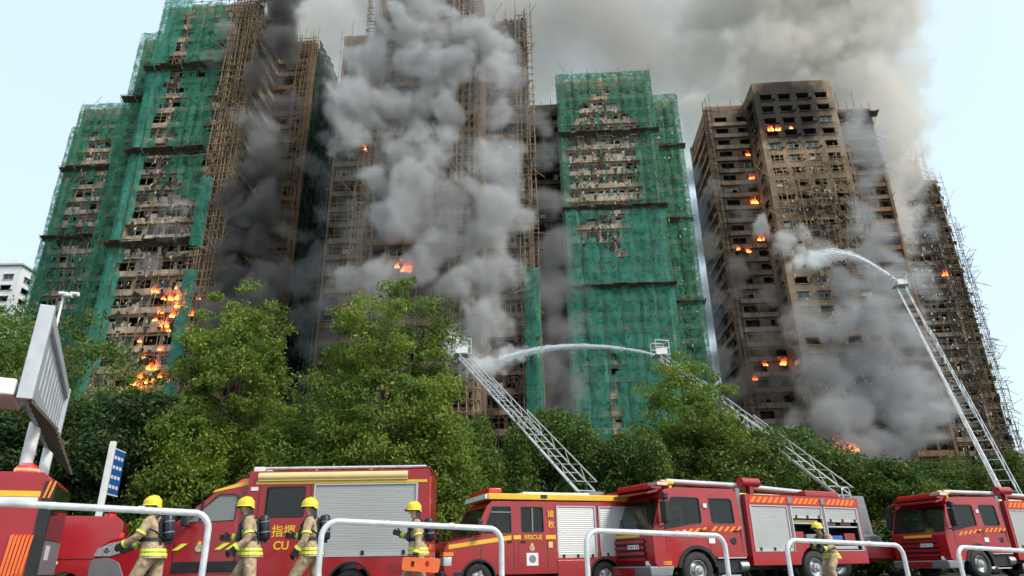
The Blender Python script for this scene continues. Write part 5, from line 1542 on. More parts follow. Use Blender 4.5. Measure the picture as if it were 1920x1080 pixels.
def person(name, label, loc, rz, J, cyl=True, arms=('walk', 'walk'), helmet='helmet', s=1.05, gear=True, look=0.0):
    """J: joints in metres, facing -x. The body is one skinned surface; helmet, gloves, boots, pack are clothing."""
    t = empty(name, loc, rz, label, 'person', 'firefighters')
    t.scale = (s, s, s)
    V = lambda k: Vector(J[k])
    names = ['pelvis', 'spine', 'chest', 'neck', 'jaw', 'head', 'crown', 'shl', 'ell', 'wrl', 'shr', 'elr', 'wrr', 'hpl', 'knl', 'anl', 'hpr', 'knr', 'anr']
    rad = dict(pelvis=.165, spine=.16, chest=.165, neck=.062, jaw=.07, head=.092, crown=.07, shl=.085, ell=.068, wrl=.052, shr=.085, elr=.068, wrr=.052, hpl=.125, knl=.098, anl=.082, hpr=.125, knr=.098, anr=.082)
    E = [('pelvis', 'spine'), ('spine', 'chest'), ('chest', 'neck'), ('neck', 'jaw'), ('jaw', 'head'), ('head', 'crown'), ('chest', 'shl'), ('shl', 'ell'), ('ell', 'wrl'), ('chest', 'shr'), ('shr', 'elr'), ('elr', 'wrr'),
         ('pelvis', 'hpl'), ('hpl', 'knl'), ('knl', 'anl'), ('pelvis', 'hpr'), ('hpr', 'knr'), ('knr', 'anr')]
    me = bpy.data.meshes.new('body')
    me.from_pydata([J[n_] for n_ in names], [(names.index(a), names.index(b)) for a, b in E], [])
    me.materials.append(suit_mat(round(J['neck'][2] + .025, 3)))
    o = link('body', me, t)
    o.modifiers.new('skin', 'SKIN').use_smooth_shade = True
    for i, n_ in enumerate(names):
        sv_ = me.skin_vertices[0].data[i]
        r_ = rad[n_]
        sv_.radius = (r_ * (1.0 if n_ not in ('pelvis', 'spine', 'chest') else .8), r_ * (1.0 if n_ not in ('pelvis', 'spine', 'chest') else 1.12))
        sv_.use_root = (n_ == 'pelvis')
    ss = o.modifiers.new('sub', 'SUBSURF'); ss.levels = 2; ss.render_levels = 2
    # face
    hd = V('head'); f = Vector((-math.cos(look), math.sin(look), 0)); sd = Vector((f.y, -f.x, 0)); up = Vector((0, 0, 1))
    mb = MB()
    q = hd + f * .082
    mb.hexa([q + sd * -.012 - up * .03, q + sd * .012 - up * .03, q + sd * .008 + up * .015, q - sd * .008 + up * .015, q + f * .028 - sd * .012 - up * .035, q + f * .028 + sd * .012 - up * .035, q + f * .01 + sd * .006 + up * .015, q + f * .01 - sd * .006 + up * .015])
    for k in (-1, 1):
        e_ = hd + sd * (.085 * k) - f * .005; mb.hexa([e_ - f * .015 - up * .03, e_ + f * .015 - up * .03, e_ + f * .015 + sd * .018 * k - up * .03, e_ - f * .015 + sd * .018 * k - up * .03, e_ - f * .02 + up * .03, e_ + f * .012 + up * .03, e_ + f * .012 + sd * .022 * k + up * .03, e_ - f * .02 + sd * .022 * k + up * .03])
    mb.build('nose_and_ears', M['skin'], t)
    mb = MB()
    for k in (-1, 1):
        e_ = hd + f * .083 + sd * (.032 * k) + up * .012
        mb.tube([e_ - sd * .013, e_ + sd * .013], .008, 6)
    q = hd + f * .083 - up * .058; mb.tube([q - sd * .024, q + sd * .024], .006, 6)
    mb.build('eyes_and_mouth', M['eye'], t)
    # helmet
    if helmet:
        c = hd + up * .03
        hm = MB()
        hm.lathe([(.152, -.012), (.134, .008), (.132, .045), (.119, .09), (.09, .122), (.045, .138), (.001, .141)], tuple(c), 'Z', 22)
        hm.v = [(c.x + (v[0] - c.x) * (1.12 if (v[0] - c.x) * f.x > 0 else 1.06), v[1], v[2] + (-.03 if (v[0] - c.x) * f.x < -.1 and v[2] < c.z + .02 else 0)) for v in hm.v]
        ho = hm.build('helmet', M['helmet'], t, smooth=True)
        mb = MB(); mb.tube([c + f * .138 + up * .055, c + f * .074 + up * .13, c + up * .15, c - f * .074 + up * .13, c - f * .135 + up * .045], .015, 8); mb.build('helmet_ridge', M['helmet'], ho, smooth=True)
        mb = MB(); mb.tube([c + f * .12 + sd * .09 - up * .01, c + f * .165 - up * .008, c + f * .12 - sd * .09 - up * .01], .022, 8); mb.build('visor', M['black'], ho)
        mb = MB(); mb.tube([c - f * .03 + up * -.02, V('neck') - f * .02 + up * .02], [.125, .125], 14, False); mb.v = [v for v in mb.v]; 
        nb = MB(); n_ = 10
        for k in range(n_):
            a0, a1 = -.95 + 1.9 * k / n_, -.95 + 1.9 * (k + 1) / n_
            pt = lambda a, rr, z: c + (-f * math.cos(a) + sd * math.sin(a)) * rr + up * z
            nb.face([pt(a0, .118, .0), pt(a1, .118, .0), pt(a1, .14, -.19), pt(a0, .14, -.19)])
        nb.build('neck_flap', M['strap'], ho)
        mb = MB(); mb.tube([c + sd * .1 - up * .0, hd + f * .05 - up * .105, c - sd * .1], .008, 6); mb.build('chin_strap', M['strap'], ho)
    for s_, w_, e_ in ((-1, 'wrl', 'ell'), (1, 'wrr', 'elr')):
        glove(t, V(w_), V(w_) - V(e_), s_, .8)
        band(t, V(w_).lerp(V(e_), .22), V(w_) - V(e_), .067, .05)
        band(t, V(e_).lerp(V('shl' if s_ < 0 else 'shr'), .3), V(e_) - V('shl' if s_ < 0 else 'shr'), .086, .035)
    for k_, a_ in (('knl', 'anl'), ('knr', 'anr')):
        an, kn = V(a_), V(k_)
        band(t, an.lerp(kn, .28), kn - an, .108, .07)
        dn = (an - kn).normalized(); fw = f - dn * f.dot(dn)
        fw = (fw.normalized() * .9 + Vector((0, 0, -.05))) if fw.length > .1 else f
        b0 = an - dn * .16
        bt = MB()
        sole = an + dn * .085
        bt.tube([b0, an, sole], [.092, .085, .07], 12)
        bt.tube([sole - fw * .06 - dn * .035, sole + fw * .08 - dn * .035, sole + fw * .19 - dn * .02], [.052, .056, .038], 10)
        bt.build('boot', M['strap'], t, smooth=True)
    pv, ch, sp = V('pelvis'), V('chest'), V('spine')
    ax = (ch - pv).normalized()
    # jacket skirt
    mb = MB(); n_ = 18
    def ring(c_, rx, ry): return [c_ + Vector((math.cos(a * 2 * math.pi / n_) * rx, math.sin(a * 2 * math.pi / n_) * ry, 0)) for a in range(n_)]
    r0, r1 = ring(pv + ax * .16, .165, .20), ring(pv - ax * .10 , .20, .225)
    for k in range(n_):
        k2 = (k + 1) % n_; mb.face([r0[k], r0[k2], r1[k2], r1[k]])
    mb.build('jacket_skirt', M['suit'], t, smooth=True)
    for dz, rx, ry in ((-.045, .198, .223), (.02, .188, .216)):
        mb = MB(); a_, b_ = ring(pv + ax * (dz + .025), rx, ry), ring(pv + ax * (dz - .02), rx + .006, ry + .006)
        for k in range(n_):
            k2 = (k + 1) % n_; mb.face([a_[k], a_[k2], b_[k2], b_[k]])
        mb.build('reflective_band', M['lime'], t, smooth=True)
    if gear:
        mb = MB(); a_, b_ = ring(pv + ax * .21, .178, .205), ring(pv + ax * .155, .18, .207)
        for k in range(n_):
            k2 = (k + 1) % n_; mb.face([a_[k], a_[k2], b_[k2], b_[k]])
        mb.build('waist_belt', M['strap'], t, smooth=True)
        for s_ in (-1, 1):
            mb = MB(); y = .105 * s_
            side = Vector((0, y, 0))
            pts = [sp + side + Vector((-.15, 0, -.05)), ch + side + Vector((-.145, 0, 0)), ch + side + Vector((-.05, 0, .135)), ch + side + Vector((.1, 0, .1))]
            for i in range(3): mb.bar(pts[i], pts[i + 1], .05, .02)
            mb.build('shoulder_strap', M['strap'], t)
            mb = MB(); q = sp + side * 1.25 + Vector((-.165, 0, .05)); mb.box(q.x - .03, q.x + .03, q.y - .04, q.y + .04, q.z - .09, q.z + .07); mb.build('pouch', M['strap'], t, bevel=.01)
    if cyl:
        bx = .235
        c0, c1 = pv + ax * .16 + Vector((bx, 0, 0)), ch + ax * .16 + Vector((bx, 0, 0))
        mb = MB()
        d = (c1 - c0)
        pts = [c0, c0 + d * .04, c0 + d * .1, c0 + d * .9, c0 + d * .96, c1]
        mb.tube(pts, [.045, .075, .088, .088, .075, .04], 16); co = mb.build('air_cylinder', M['navy'], t, smooth=True)
        for k in (.32, .72): 
            q = c0 + d * k; mb = MB(); mb.tube([q - d * .022, q + d * .022], .0905, 16, False); mb.build('cylinder_strap', M['grey'], co, smooth=True)
        mb = MB(); mb.hexa([pv + ax * .1 + Vector((.13, -.13, 0)), pv + ax * .1 + Vector((.16, -.13, 0)), pv + ax * .1 + Vector((.16, .13, 0)), pv + ax * .1 + Vector((.13, .13, 0)), ch + ax * .08 + Vector((.13, -.11, 0)), ch + ax * .08 + Vector((.16, -.11, 0)), ch + ax * .08 + Vector((.16, .11, 0)), ch + ax * .08 + Vector((.13, .11, 0))]); mb.build('back_plate', M['strap'], t)
        mb = MB(); mb.tube([c0, c0 - d * .07], .035, 8); mb.tube([c0 - d * .05 + Vector((0, -.08, 0)), c0 - d * .05 + Vector((0, .08, 0))], .02, 8); mb.build('valve', M['black'], co)
        mb = MB(); mb.tube([c0 - d * .05, sp + Vector((.1, -.22, .1)), ch + Vector((-.05, -.2, -.05)), ch + Vector((-.17, -.04, -.1))], .015, 6); mb.build('air_hose', M['black'], t)
    return t

def pose(lean=.03, stride=.3, phase=1, armL=(-.1, -.28, 1.16, -.34, -.26, 1.12), armR=(.06, .29, 1.15, -.12, .3, .98), dz=0.0, headf=.05):
    a = lean
    J = dict(pelvis=(0, 0, .98), spine=(-a * .6, 0, 1.18), chest=(-a * 1.2, 0, 1.40), neck=(-a * 1.6 - .01, 0, 1.53), jaw=(-a * 1.7 - headf * .7, 0, 1.60), head=(-a * 1.8 - headf, 0, 1.675), crown=(-a * 1.8 - headf, 0, 1.76),
             shl=(-a * 1.2, -.21, 1.44), shr=(-a * 1.2, .21, 1.44))
    J['ell'], J['wrl'] = armL[:3], armL[3:]
    J['elr'], J['wrr'] = armR[:3], armR[3:]
    f, b = ('l', 'r') if phase > 0 else ('r', 'l')
    y = {'l': -.11, 'r': .11}
    J['hp' + f] = (-.02, y[f], .90); J['kn' + f] = (-stride * .75, y[f], .53); J['an' + f] = (-stride * .85, y[f], .12)
    J['hp' + b] = (.02, y[b], .90); J['kn' + b] = (stride * .25, y[b], .50); J['an' + b] = (stride * .95, y[b], .16)
    return J

def stand(px, y): 
    p = at(px, 1062, y); return (p.x, p.y, 0)
person('person', 'firefighter in tan suit reaching both hands forward beside the van headlight', stand(283, 12.4), R(4),
       pose(.05, .28, 1, armL=(-.17, -.27, 1.2, -.42, -.2, 1.08), armR=(-.15, .27, 1.2, -.44, .15, 1.05)))
person('person', 'firefighter with bowed head and black air cylinder walking past the lettered van door', stand(466, 12.9), R(8),
       pose(.045, .32, -1, armL=(.02, -.29, 1.17, -.2, -.3, 1.0), armR=(-.12, .27, 1.2, -.42, .2, 1.2), headf=.08), look=.15)
person('person', 'upright firefighter with air cylinder in front of the wide grey shutter edge', stand(582, 13.2), R(-4),
       pose(.03, .34, 1, armL=(-.02, -.29, 1.17, -.16, -.3, .97), armR=(-.14, .25, 1.19, -.4, .14, 1.22)))
pb = person('person', 'firefighter carrying a bright orange board at his side', stand(783, 14.4), R(3),
       pose(.03, .3, -1, armL=(.03, -.29, 1.15, -.02, -.32, .90), armR=(-.16, .24, 1.2, -.38, .1, 1.28)))
bent = dict(pelvis=(.04, 0, .80), spine=(-.03, 0, 1.0), chest=(-.13, 0, 1.18), neck=(-.19, 0, 1.29), jaw=(-.25, 0, 1.35), head=(-.28, 0, 1.42), crown=(-.28, 0, 1.5), shl=(-.13, -.2, 1.22), shr=(-.13, .2, 1.22),
            ell=(-.2, -.27, .98), wrl=(-.42, -.2, .94), elr=(-.2, .27, .98), wrr=(-.4, .15, 1.05), hpl=(.03, -.11, .74), knl=(-.2, -.13, .46), anl=(-.06, -.13, .12), hpr=(.03, .11, .74), knr=(-.12, .13, .45), anr=(.1, .13, .12))
person('person', 'stooping firefighter beside the open equipment lockers', stand(1560, 19.6), R(25), bent, cyl=False)

mb = MB()
outl = rounded([(-.36, -.12), (.34, -.13), (.36, .13), (-.36, .12)], .05)
h1, h2 = rounded([(-.2, -.05), (-.13, -.05), (-.13, .05), (-.2, .05)], .02, 2), rounded([(.08, -.03), (.15, -.03), (.15, .07), (.08, .07)], .02, 2)
mb.plate(outl, [h1, h2], lambda u, v, d: (u, d, v), .06)
bl = Vector(stand(783, 14.4))
tag(mb.build('rescue_board', M['stretch'], None, (bl.x + .12, bl.y - .40, .76), (0, R(4), R(3))), 'bright orange rescue board with hand holes, held by a firefighter', 'rescue board')

# crew member sitting at the wheel of the first engine, spare helmet on the dash of the second
def in_cab(root, x, y, z):
    return root.matrix_basis @ Vector((x, y, z))
sit = dict(pelvis=(0, 0, .12), spine=(.03, 0, .32), chest=(.04, 0, .54), neck=(.02, 0, .67), jaw=(-.03, 0, .74), head=(-.05, 0, .815), crown=(-.05, 0, .9), shl=(.04, -.21, .58), shr=(.04, .21, .58),
           ell=(-.12, -.25, .36), wrl=(-.34, -.14, .5), elr=(-.12, .25, .36), wrr=(-.34, .14, .5), hpl=(-.06, -.11, .1), knl=(-.42, -.13, .16), anl=(-.42, -.13, -.16), hpr=(-.06, .11, .1), knr=(-.42, .13, .16), anr=(-.42, .13, -.16))
q = in_cab(fe, 1.02, .6, 1.23)
person('person', 'helmeted crew member sitting behind the windscreen of the open-locker fire engine', (q.x, q.y, 1.23), fe.rotation_euler.z + R(20), sit, cyl=False)
q = in_cab(fe2, .36, -.25, 1.62)
hm = MB(); hm.lathe([(.178, -.0), (.15, .03), (.147, .08), (.132, .13), (.10, .165), (.05, .182), (.001, .185)], (0, 0, 0), 'Z', 20)
tag(hm.build('spare_helmet', M['helmet'], None, (q.x, q.y, 1.62), smooth=True), 'yellow helmet lying on the dashboard of the second fire engine', 'helmet')

# ------------------------------------------------------------------ aerial ladders and water
def truss(mb, a, b, w, h, side, n, r=.028):
    """Ladder section: two stringers, two handrails, rungs and zigzag sides."""
    a, b = Vector(a), Vector(b)
    d = (b - a).normalized(); up = side.cross(d).normalized()
    if up.z < 0: up = -up
    cs = [(-w / 2, 0), (w / 2, 0), (-w / 2 * 1.05, h), (w / 2 * 1.05, h)]
    for i, (x, z) in enumerate(cs):
        mb.tube([a + side * x + up * z, b + side * x + up * z], r * (1.25 if i < 2 else .9), 6)
    L = (b - a).length
    for k in range(n + 1):
        p = a + d * (L * k / n)
        mb.tube([p - side * w / 2, p + side * w / 2], r * .55, 5)
        if k < n:
            q = a + d * (L * (k + 1) / n)
            for s in (-1, 1):
                if k % 2: mb.tube([p + side * s * w / 2, q + side * s * w / 2 * 1.05 + up * h], r * .55, 5)
                else: mb.tube([p + side * s * w / 2 * 1.05 + up * h, q + side * s * w / 2], r * .55, 5)

def ladder_truck(tip, base, yt, yb, label, w=.78, spray=False):
    a, b = at(*base, yb), at(*tip, yt)
    d = (b - a).normalized()
    foot = a - d * ((a.z - 3.3) / d.z)                      # carried down to the turntable
    hz = Vector((d.x, d.y, 0)).normalized()
    t = empty('ladder_truck', (foot.x, foot.y, 0), 0, label, 'ladder truck', 'ladder trucks')
    o = Vector((foot.x, foot.y, 0))
    A, B = foot - o, b - o
    side = d.cross(Vector((0, 0, 1))).normalized()
    up = side.cross(d)
    L = (B - A).length
    for k, (s0, s1, ww, hh) in enumerate(((0, .42, w, .36), (.30, .72, w * .84, .3), (.58, 1.0, w * .7, .26))):
        mb = MB(); truss(mb, A + d * L * s0 - up * .05 * k, A + d * L * s1 - up * .05 * k, ww, hh, side, max(10, int(L * (s1 - s0) / .75)))
        mb.build('ladder_section', M['ladder'], t)
    mb = MB()
    c = B + d * .3
    for (dx, dz) in ((-.5, 0), (.5, 0)):
        pass
    cage = [(-.5, -.4, 0), (.5, -.4, 0), (.5, .4, 0), (-.5, .4, 0)]
    P = lambda x, y, z: c + side * x + hz * y + Vector((0, 0, z))
    for z in (0, .5, 1.0):
        for i in range(4):
            p, q = cage[i], cage[(i + 1) % 4]; mb.tube([P(p[0], p[1], z), P(q[0], q[1], z)], .035, 6)
    for p in cage: mb.tube([P(p[0], p[1], 0), P(p[0], p[1], 1.0)], .03, 6)
    mb.box(c.x - .5, c.x + .5, c.y - .4, c.y + .4, c.z - .04, c.z)
    mb.build('cage', M['ladder'], t)
    mb = MB(); mb.box(c.x - .4, c.x + .4, c.y - .46, c.y - .42, c.z + .02, c.z + .42); mb.build('cage_shield', M['white'], t)
    mb = MB(); mb.tube([P(0, .35, .5), P(0, .8, .75)], [.09, .06], 10); mb.build('water_monitor', M['chrome'], t, smooth=True)
    mb = MB(); mb.tube([A - side * .2 - up * .12, B - side * .2 - up * .2], .06, 8); mb.build('water_pipe', M['rail'], t)
    mb = MB(); mb.lathe([(.001, 1.35), (1.05, 1.35), (1.05, 1.6), (.8, 1.7), (.7, 3.2), (.001, 3.2)], (0, 0, 0), 'Z', 24); mb.build('turntable', M['grey'], t, smooth=True)
    mb = MB(); mb.box(-6.2, 1.8, -1.2, 1.2, .75, 1.33); mb.build('truck_bed', M['red'], t, bevel=.04)
    prof = [(-8.4, .6), (-8.5, 1.4), (-8.2, 2.4), (-7.9, 2.6), (-6.3, 2.6), (-6.25, .6)]
    hw = lambda z: 1.2
    mb = MB(); w1 = [(-7.9, 1.5), (-6.7, 1.5), (-6.7, 2.3), (-7.8, 2.3)]
    side_shell(mb, prof, hw, [w1], [w1]); cross_strips(mb, prof, hw, skip=(1,)); hole = framed_strip(mb, prof[1], prof[2], hw, (.06, .05, .05)); mb.build('cab', M['red'], t, bevel=.04)
    mb = MB(); mb.face(hole); mb.build('windscreen', M['glass'], t)
    for s in (-1, 1): pane('side_window', w1, hw, s, M['glass'], t)
    for x in (-7.3, -2.6, -1.3):
        for s in (-1, 1): wheel(t, x, s * 1.18, .52, .32, True)
    return b + d * .3 + Vector((0, 0, .6))

def water_mat():
    m = bpy.data.materials.new('water_spray')
    n, l, p = nodes_of(m)
    p.inputs['Base Color'].default_value = (.88, .9, .93, 1); p.inputs['Roughness'].default_value = .5
    tl = n.new('ShaderNodeBsdfTranslucent'); tl.inputs[0].default_value = (.9, .92, .95, 1)
    m1 = n.new('ShaderNodeMixShader'); m1.inputs[0].default_value = .5; l.new(p.outputs[0], m1.inputs[1]); l.new(tl.outputs[0], m1.inputs[2])
    tr = n.new('ShaderNodeBsdfTransparent'); m2 = n.new('ShaderNodeMixShader')
    tc = n.new('ShaderNodeTexCoord'); nz = n.new('ShaderNodeTexNoise'); nz.inputs['Scale'].default_value = 1.6; nz.inputs['Detail'].default_value = 5; l.new(tc.outputs['Object'], nz.inputs['Vector'])
    r_ = n.new('ShaderNodeMapRange'); r_.inputs[1].default_value = .3; r_.inputs[2].default_value = .7; r_.inputs[3].default_value = .25; r_.inputs[4].default_value = .7; l.new(nz.outputs['Fac'], r_.inputs[0])
    l.new(r_.outputs[0], m2.inputs[0]); l.new(tr.outputs[0], m2.inputs[1]); l.new(m1.outputs[0], m2.inputs[2]); l.new(m2.outputs[0], n['Material Output'].inputs['Surface'])
    return m
M['spray'] = water_mat()

def water_jet(path, ys, label, r0=.09, r1=.6, strands=16, drops=500, seed=1):
    g_ = random.Random(seed)
    P = [at(px, py, y) for (px, py), y in zip(path, ys)]
    def cm(t):
        k = min(len(P) - 2, int(t * (len(P) - 1))); u = t * (len(P) - 1) - k
        p0, p1, p2, p3 = P[max(0, k - 1)], P[k], P[k + 1], P[min(len(P) - 1, k + 2)]
        return .5 * ((2 * p1) + (p2 - p0) * u + (2 * p0 - 5 * p1 + 4 * p2 - p3) * u * u + (3 * p1 - p0 - 3 * p2 + p3) * u ** 3)
    t = empty('water_jet', tuple(P[0]), 0, label, 'water jet', 'water jets')
    o = P[0]
    mb = MB(); N = 36
    mb.tube([cm(i / N) - o for i in range(N + 1)], [r0 * (1 + .6 * i / N) * (1 - .75 * max(0, i / N - .55) / .45) for i in range(N + 1)], 8, False)
    for s in range(strands):
        of = Vector((g_.gauss(0, .5), g_.gauss(0, .5), g_.gauss(-.12, .55)))
        e = g_.uniform(.55, 1.0); s0 = g_.uniform(0, .3)
        pts, rs = [], []
        for i in range(21):
            u = s0 + (e - s0) * i / 20
            pts.append(cm(u) - o + of * (r0 + (r1 - r0) * u ** 1.6) + Vector((g_.gauss(0, .015), g_.gauss(0, .015), g_.gauss(0, .02))))
            rs.append((.018 + .04 * u) * math.sin(math.pi * min(1, (i + .6) / 21)) + .004)
        mb.tube(pts, rs, 5, False)
    mb.build('stream', M['spray'], t, smooth=True)
    mb = MB()
    for _ in range(drops):
        u = g_.random() ** .6
        c = cm(u) - o + Vector((g_.gauss(0, .5), g_.gauss(0, .5), g_.gauss(-.25, .6))) * (r0 + (r1 - r0) * u ** 1.4) * 1.5
        s = g_.uniform(.008, .032)
        mb.hexa([c + Vector(v) * s for v in ((-1, -1, -1), (1, -1, -1), (1, 1, -1), (-1, 1, -1), (-.6, -.6, 1), (.6, -.6, 1), (.6, .6, 1), (-.6, .6, 1))])
    sp = mb.build('droplets', M['spray'], t); sp['kind'] = 'stuff'
    return t

ladder_truck((868, 668), (1072, 892), 42, 27.6, 'white aerial ladder rising from the conifer hedge to a spraying cage')
ladder_truck((1242, 670), (1562, 912), 45, 31, 'white aerial ladder whose jet arches across the teal netted tower', .62)
ladder_truck((1690, 540), (1890, 922), 50, 37, 'tall steep white ladder beside the far brown tower', .82)
water_jet([(1240, 668), (1190, 657), (1120, 650), (1050, 651), (985, 661), (935, 675), (897, 686)], [45, 47, 49.5, 52, 55, 58, 61], 'long white water jet arching over the hedge towards the smoky tower', .05, .42, 26, 1500, 3)
water_jet([(1688, 530), (1660, 511), (1625, 491), (1590, 478), (1555, 474), (1522, 482)], [50, 53, 57, 61, 66, 72], 'white water jet hitting the bare beige tower', .06, .62, 28, 1500, 5)
water_jet([(866, 656), (858, 645), (850, 640), (842, 642), (838, 650)], [42.5, 43.5, 44.5, 45.5, 46], 'short burst of white spray at the cage above the bright tree', .12, .9, 26, 1200, 7)

# ------------------------------------------------------------------ flames
def flame_mat():
    m = bpy.data.materials.new('flame')
    n, l, p = nodes_of(m)
    tc = n.new('ShaderNodeTexCoord'); sx = n.new('ShaderNodeSeparateXYZ'); l.new(tc.outputs['Object'], sx.inputs[0])
    nz = n.new('ShaderNodeTexNoise'); nz.inputs['Scale'].default_value = 2.2; nz.inputs['Detail'].default_value = 4; l.new(tc.outputs['Object'], nz.inputs['Vector'])
    ad = n.new('ShaderNodeMath'); ad.operation = 'MULTIPLY_ADD'; ad.inputs[1].default_value = .9; l.new(nz.outputs['Fac'], ad.inputs[0])
    hh = n.new('ShaderNodeMath'); hh.operation = 'MULTIPLY'; hh.inputs[1].default_value = .55; l.new(sx.outputs['Z'], hh.inputs[0]); l.new(hh.outputs[0], ad.inputs[2])
    rp = n.new('ShaderNodeValToRGB'); e = rp.color_ramp.elements
    e[0].position, e[0].color = .3, (1, .58, .2, 1); e[1].position, e[1].color = 1.0, (.55, .05, .01, 1)
    x = e.new(.5); x.color = (1, .26, .045, 1); x = e.new(.75); x.color = (.95, .12, .02, 1)
    l.new(ad.outputs[0], rp.inputs[0]); l.new(rp.outputs[0], p.inputs['Emission Color']); p.inputs['Emission Strength'].default_value = 3.4
    p.inputs['Base Color'].default_value = (.02, .01, .01, 1)
    tr = n.new('ShaderNodeBsdfTransparent'); ms = n.new('ShaderNodeMixShader')
    r_ = n.new('ShaderNodeMapRange'); r_.inputs[1].default_value = .75; r_.inputs[2].default_value = 1.3; r_.inputs[3].default_value = .95; r_.inputs[4].default_value = .3
    l.new(ad.outputs[0], r_.inputs[0]); l.new(r_.outputs[0], ms.inputs[0]); l.new(tr.outputs[0], ms.inputs[1]); l.new(p.outputs[0], ms.inputs[2])
    l.new(ms.outputs[0], n['Material Output'].inputs['Surface'])
    return m
M['flame'] = flame_mat()

def flame_mesh(seed):
    g_ = random.Random(seed); mb = MB()
    for k in range(g_.randint(11, 15)):
        x, y = g_.uniform(-.8, .8), g_.uniform(-.25, .25); h = g_.uniform(.6, 1.2) + .8 * max(0, 1 - abs(x) * 1.4) * g_.random(); r_ = g_.uniform(.1, .22)
        pts, rs = [], []
        ph = g_.uniform(0, 6)
        for i in range(8):
            u = i / 7
            pts.append((x + .16 * math.sin(u * 5 + ph) * u + .22 * u, y - .1 * u, h * u)); rs.append(max(.008, r_ * (1 - u) ** .7 * (.75 + .5 * math.sin(math.pi * min(1, u * 2.2)))))
        mb.tube(pts, rs, 8)
    for k in range(6):
        c = Vector((g_.uniform(-.6, 1.0), g_.uniform(-.2, .2), g_.uniform(.9, 1.9))); s = g_.uniform(.04, .12)
        mb.tube([c, c + Vector((.05, 0, s * 1.5)), c + Vector((.1, 0, s * 3))], [s * .6, s, .01], 6)
    return mb.mesh('flame', M['flame'], smooth=True)
FLM = [flame_mesh(k) for k in range(5)]
FL = {'A1': ('orange flames bursting from the netted tower below its bamboo mast', [(342, 572, 1.7), (325, 592, 1.1), (302, 586, .9), (358, 590, 1.1), (372, 560, .6), (305, 560, .5), (318, 620, .6), (350, 615, .7), (330, 540, .6), (290, 600, .6), (262, 640, .5), (300, 655, .6), (240, 735, .7), (315, 715, .6), (270, 670, .6), (345, 640, .6), (291, 546, .9), (278, 716, 1.3), (263, 706, 1.0), (296, 706, 1.0), (310, 610, 1.2), (283, 690, 1.3), (350, 548, 1.2), (335, 558, 1.4), (270, 728, 1.0), (255, 720, 1.3), (318, 560, 1.2)]),
      'A2': ('orange flames in the burnt brown wing beside the bamboo mast', [(389, 592, 1.3), (470, 616, 1.2), (443, 530, .6)]),
      'B0': ('orange flames low in the smoke-veiled tower', [(698, 278, 2.2), (714, 262, 1.6), (612, 818, 1.3), (641, 816, 1.3), (612, 788, .9), (712, 648, 1.0), (625, 745, 1.0)]),
      'B1': ('orange flames in a window of the smoke-veiled tower', [(760, 506, 1.6), (745, 500, .8)]),
      'D0': ('orange flames in a window of the bare tower side wing', [(1409, 334, 1.0), (1416, 379, 1.3), (1426, 449, 1.2), (1405, 471, 1.0), (1384, 467, .8), (1403, 290, .8), (1415, 711, .9), (1436, 684, .8), (1467, 682, 1.3)]),
      'D1': ('orange flames on the bare beige tower front', [(1446, 243, 1.3), (1458, 243, 1.0), (1484, 240, .6), (1573, 842, 1.8), (1604, 842, 1.8)]),
      'E1': ('orange flames in a window of the far brown tower', [(1771, 515, 1.4)])}
fk = 0
for key, (lab, lst) in FL.items():
    w = WINGS[key]
    for (px, py, s) in lst:
        q = on_plane(px, py, w.p - w.n * .75, w.n)
        fk += 1
        o = link('flame', FLM[fk % 5], None, tuple(q - Vector((0, 0, .2 * s))), (0, 0, -w.a + (math.pi if fk % 2 else 0)), (s * .66, s * .5, s * .66))
        tag(o, lab, 'flame', lab)

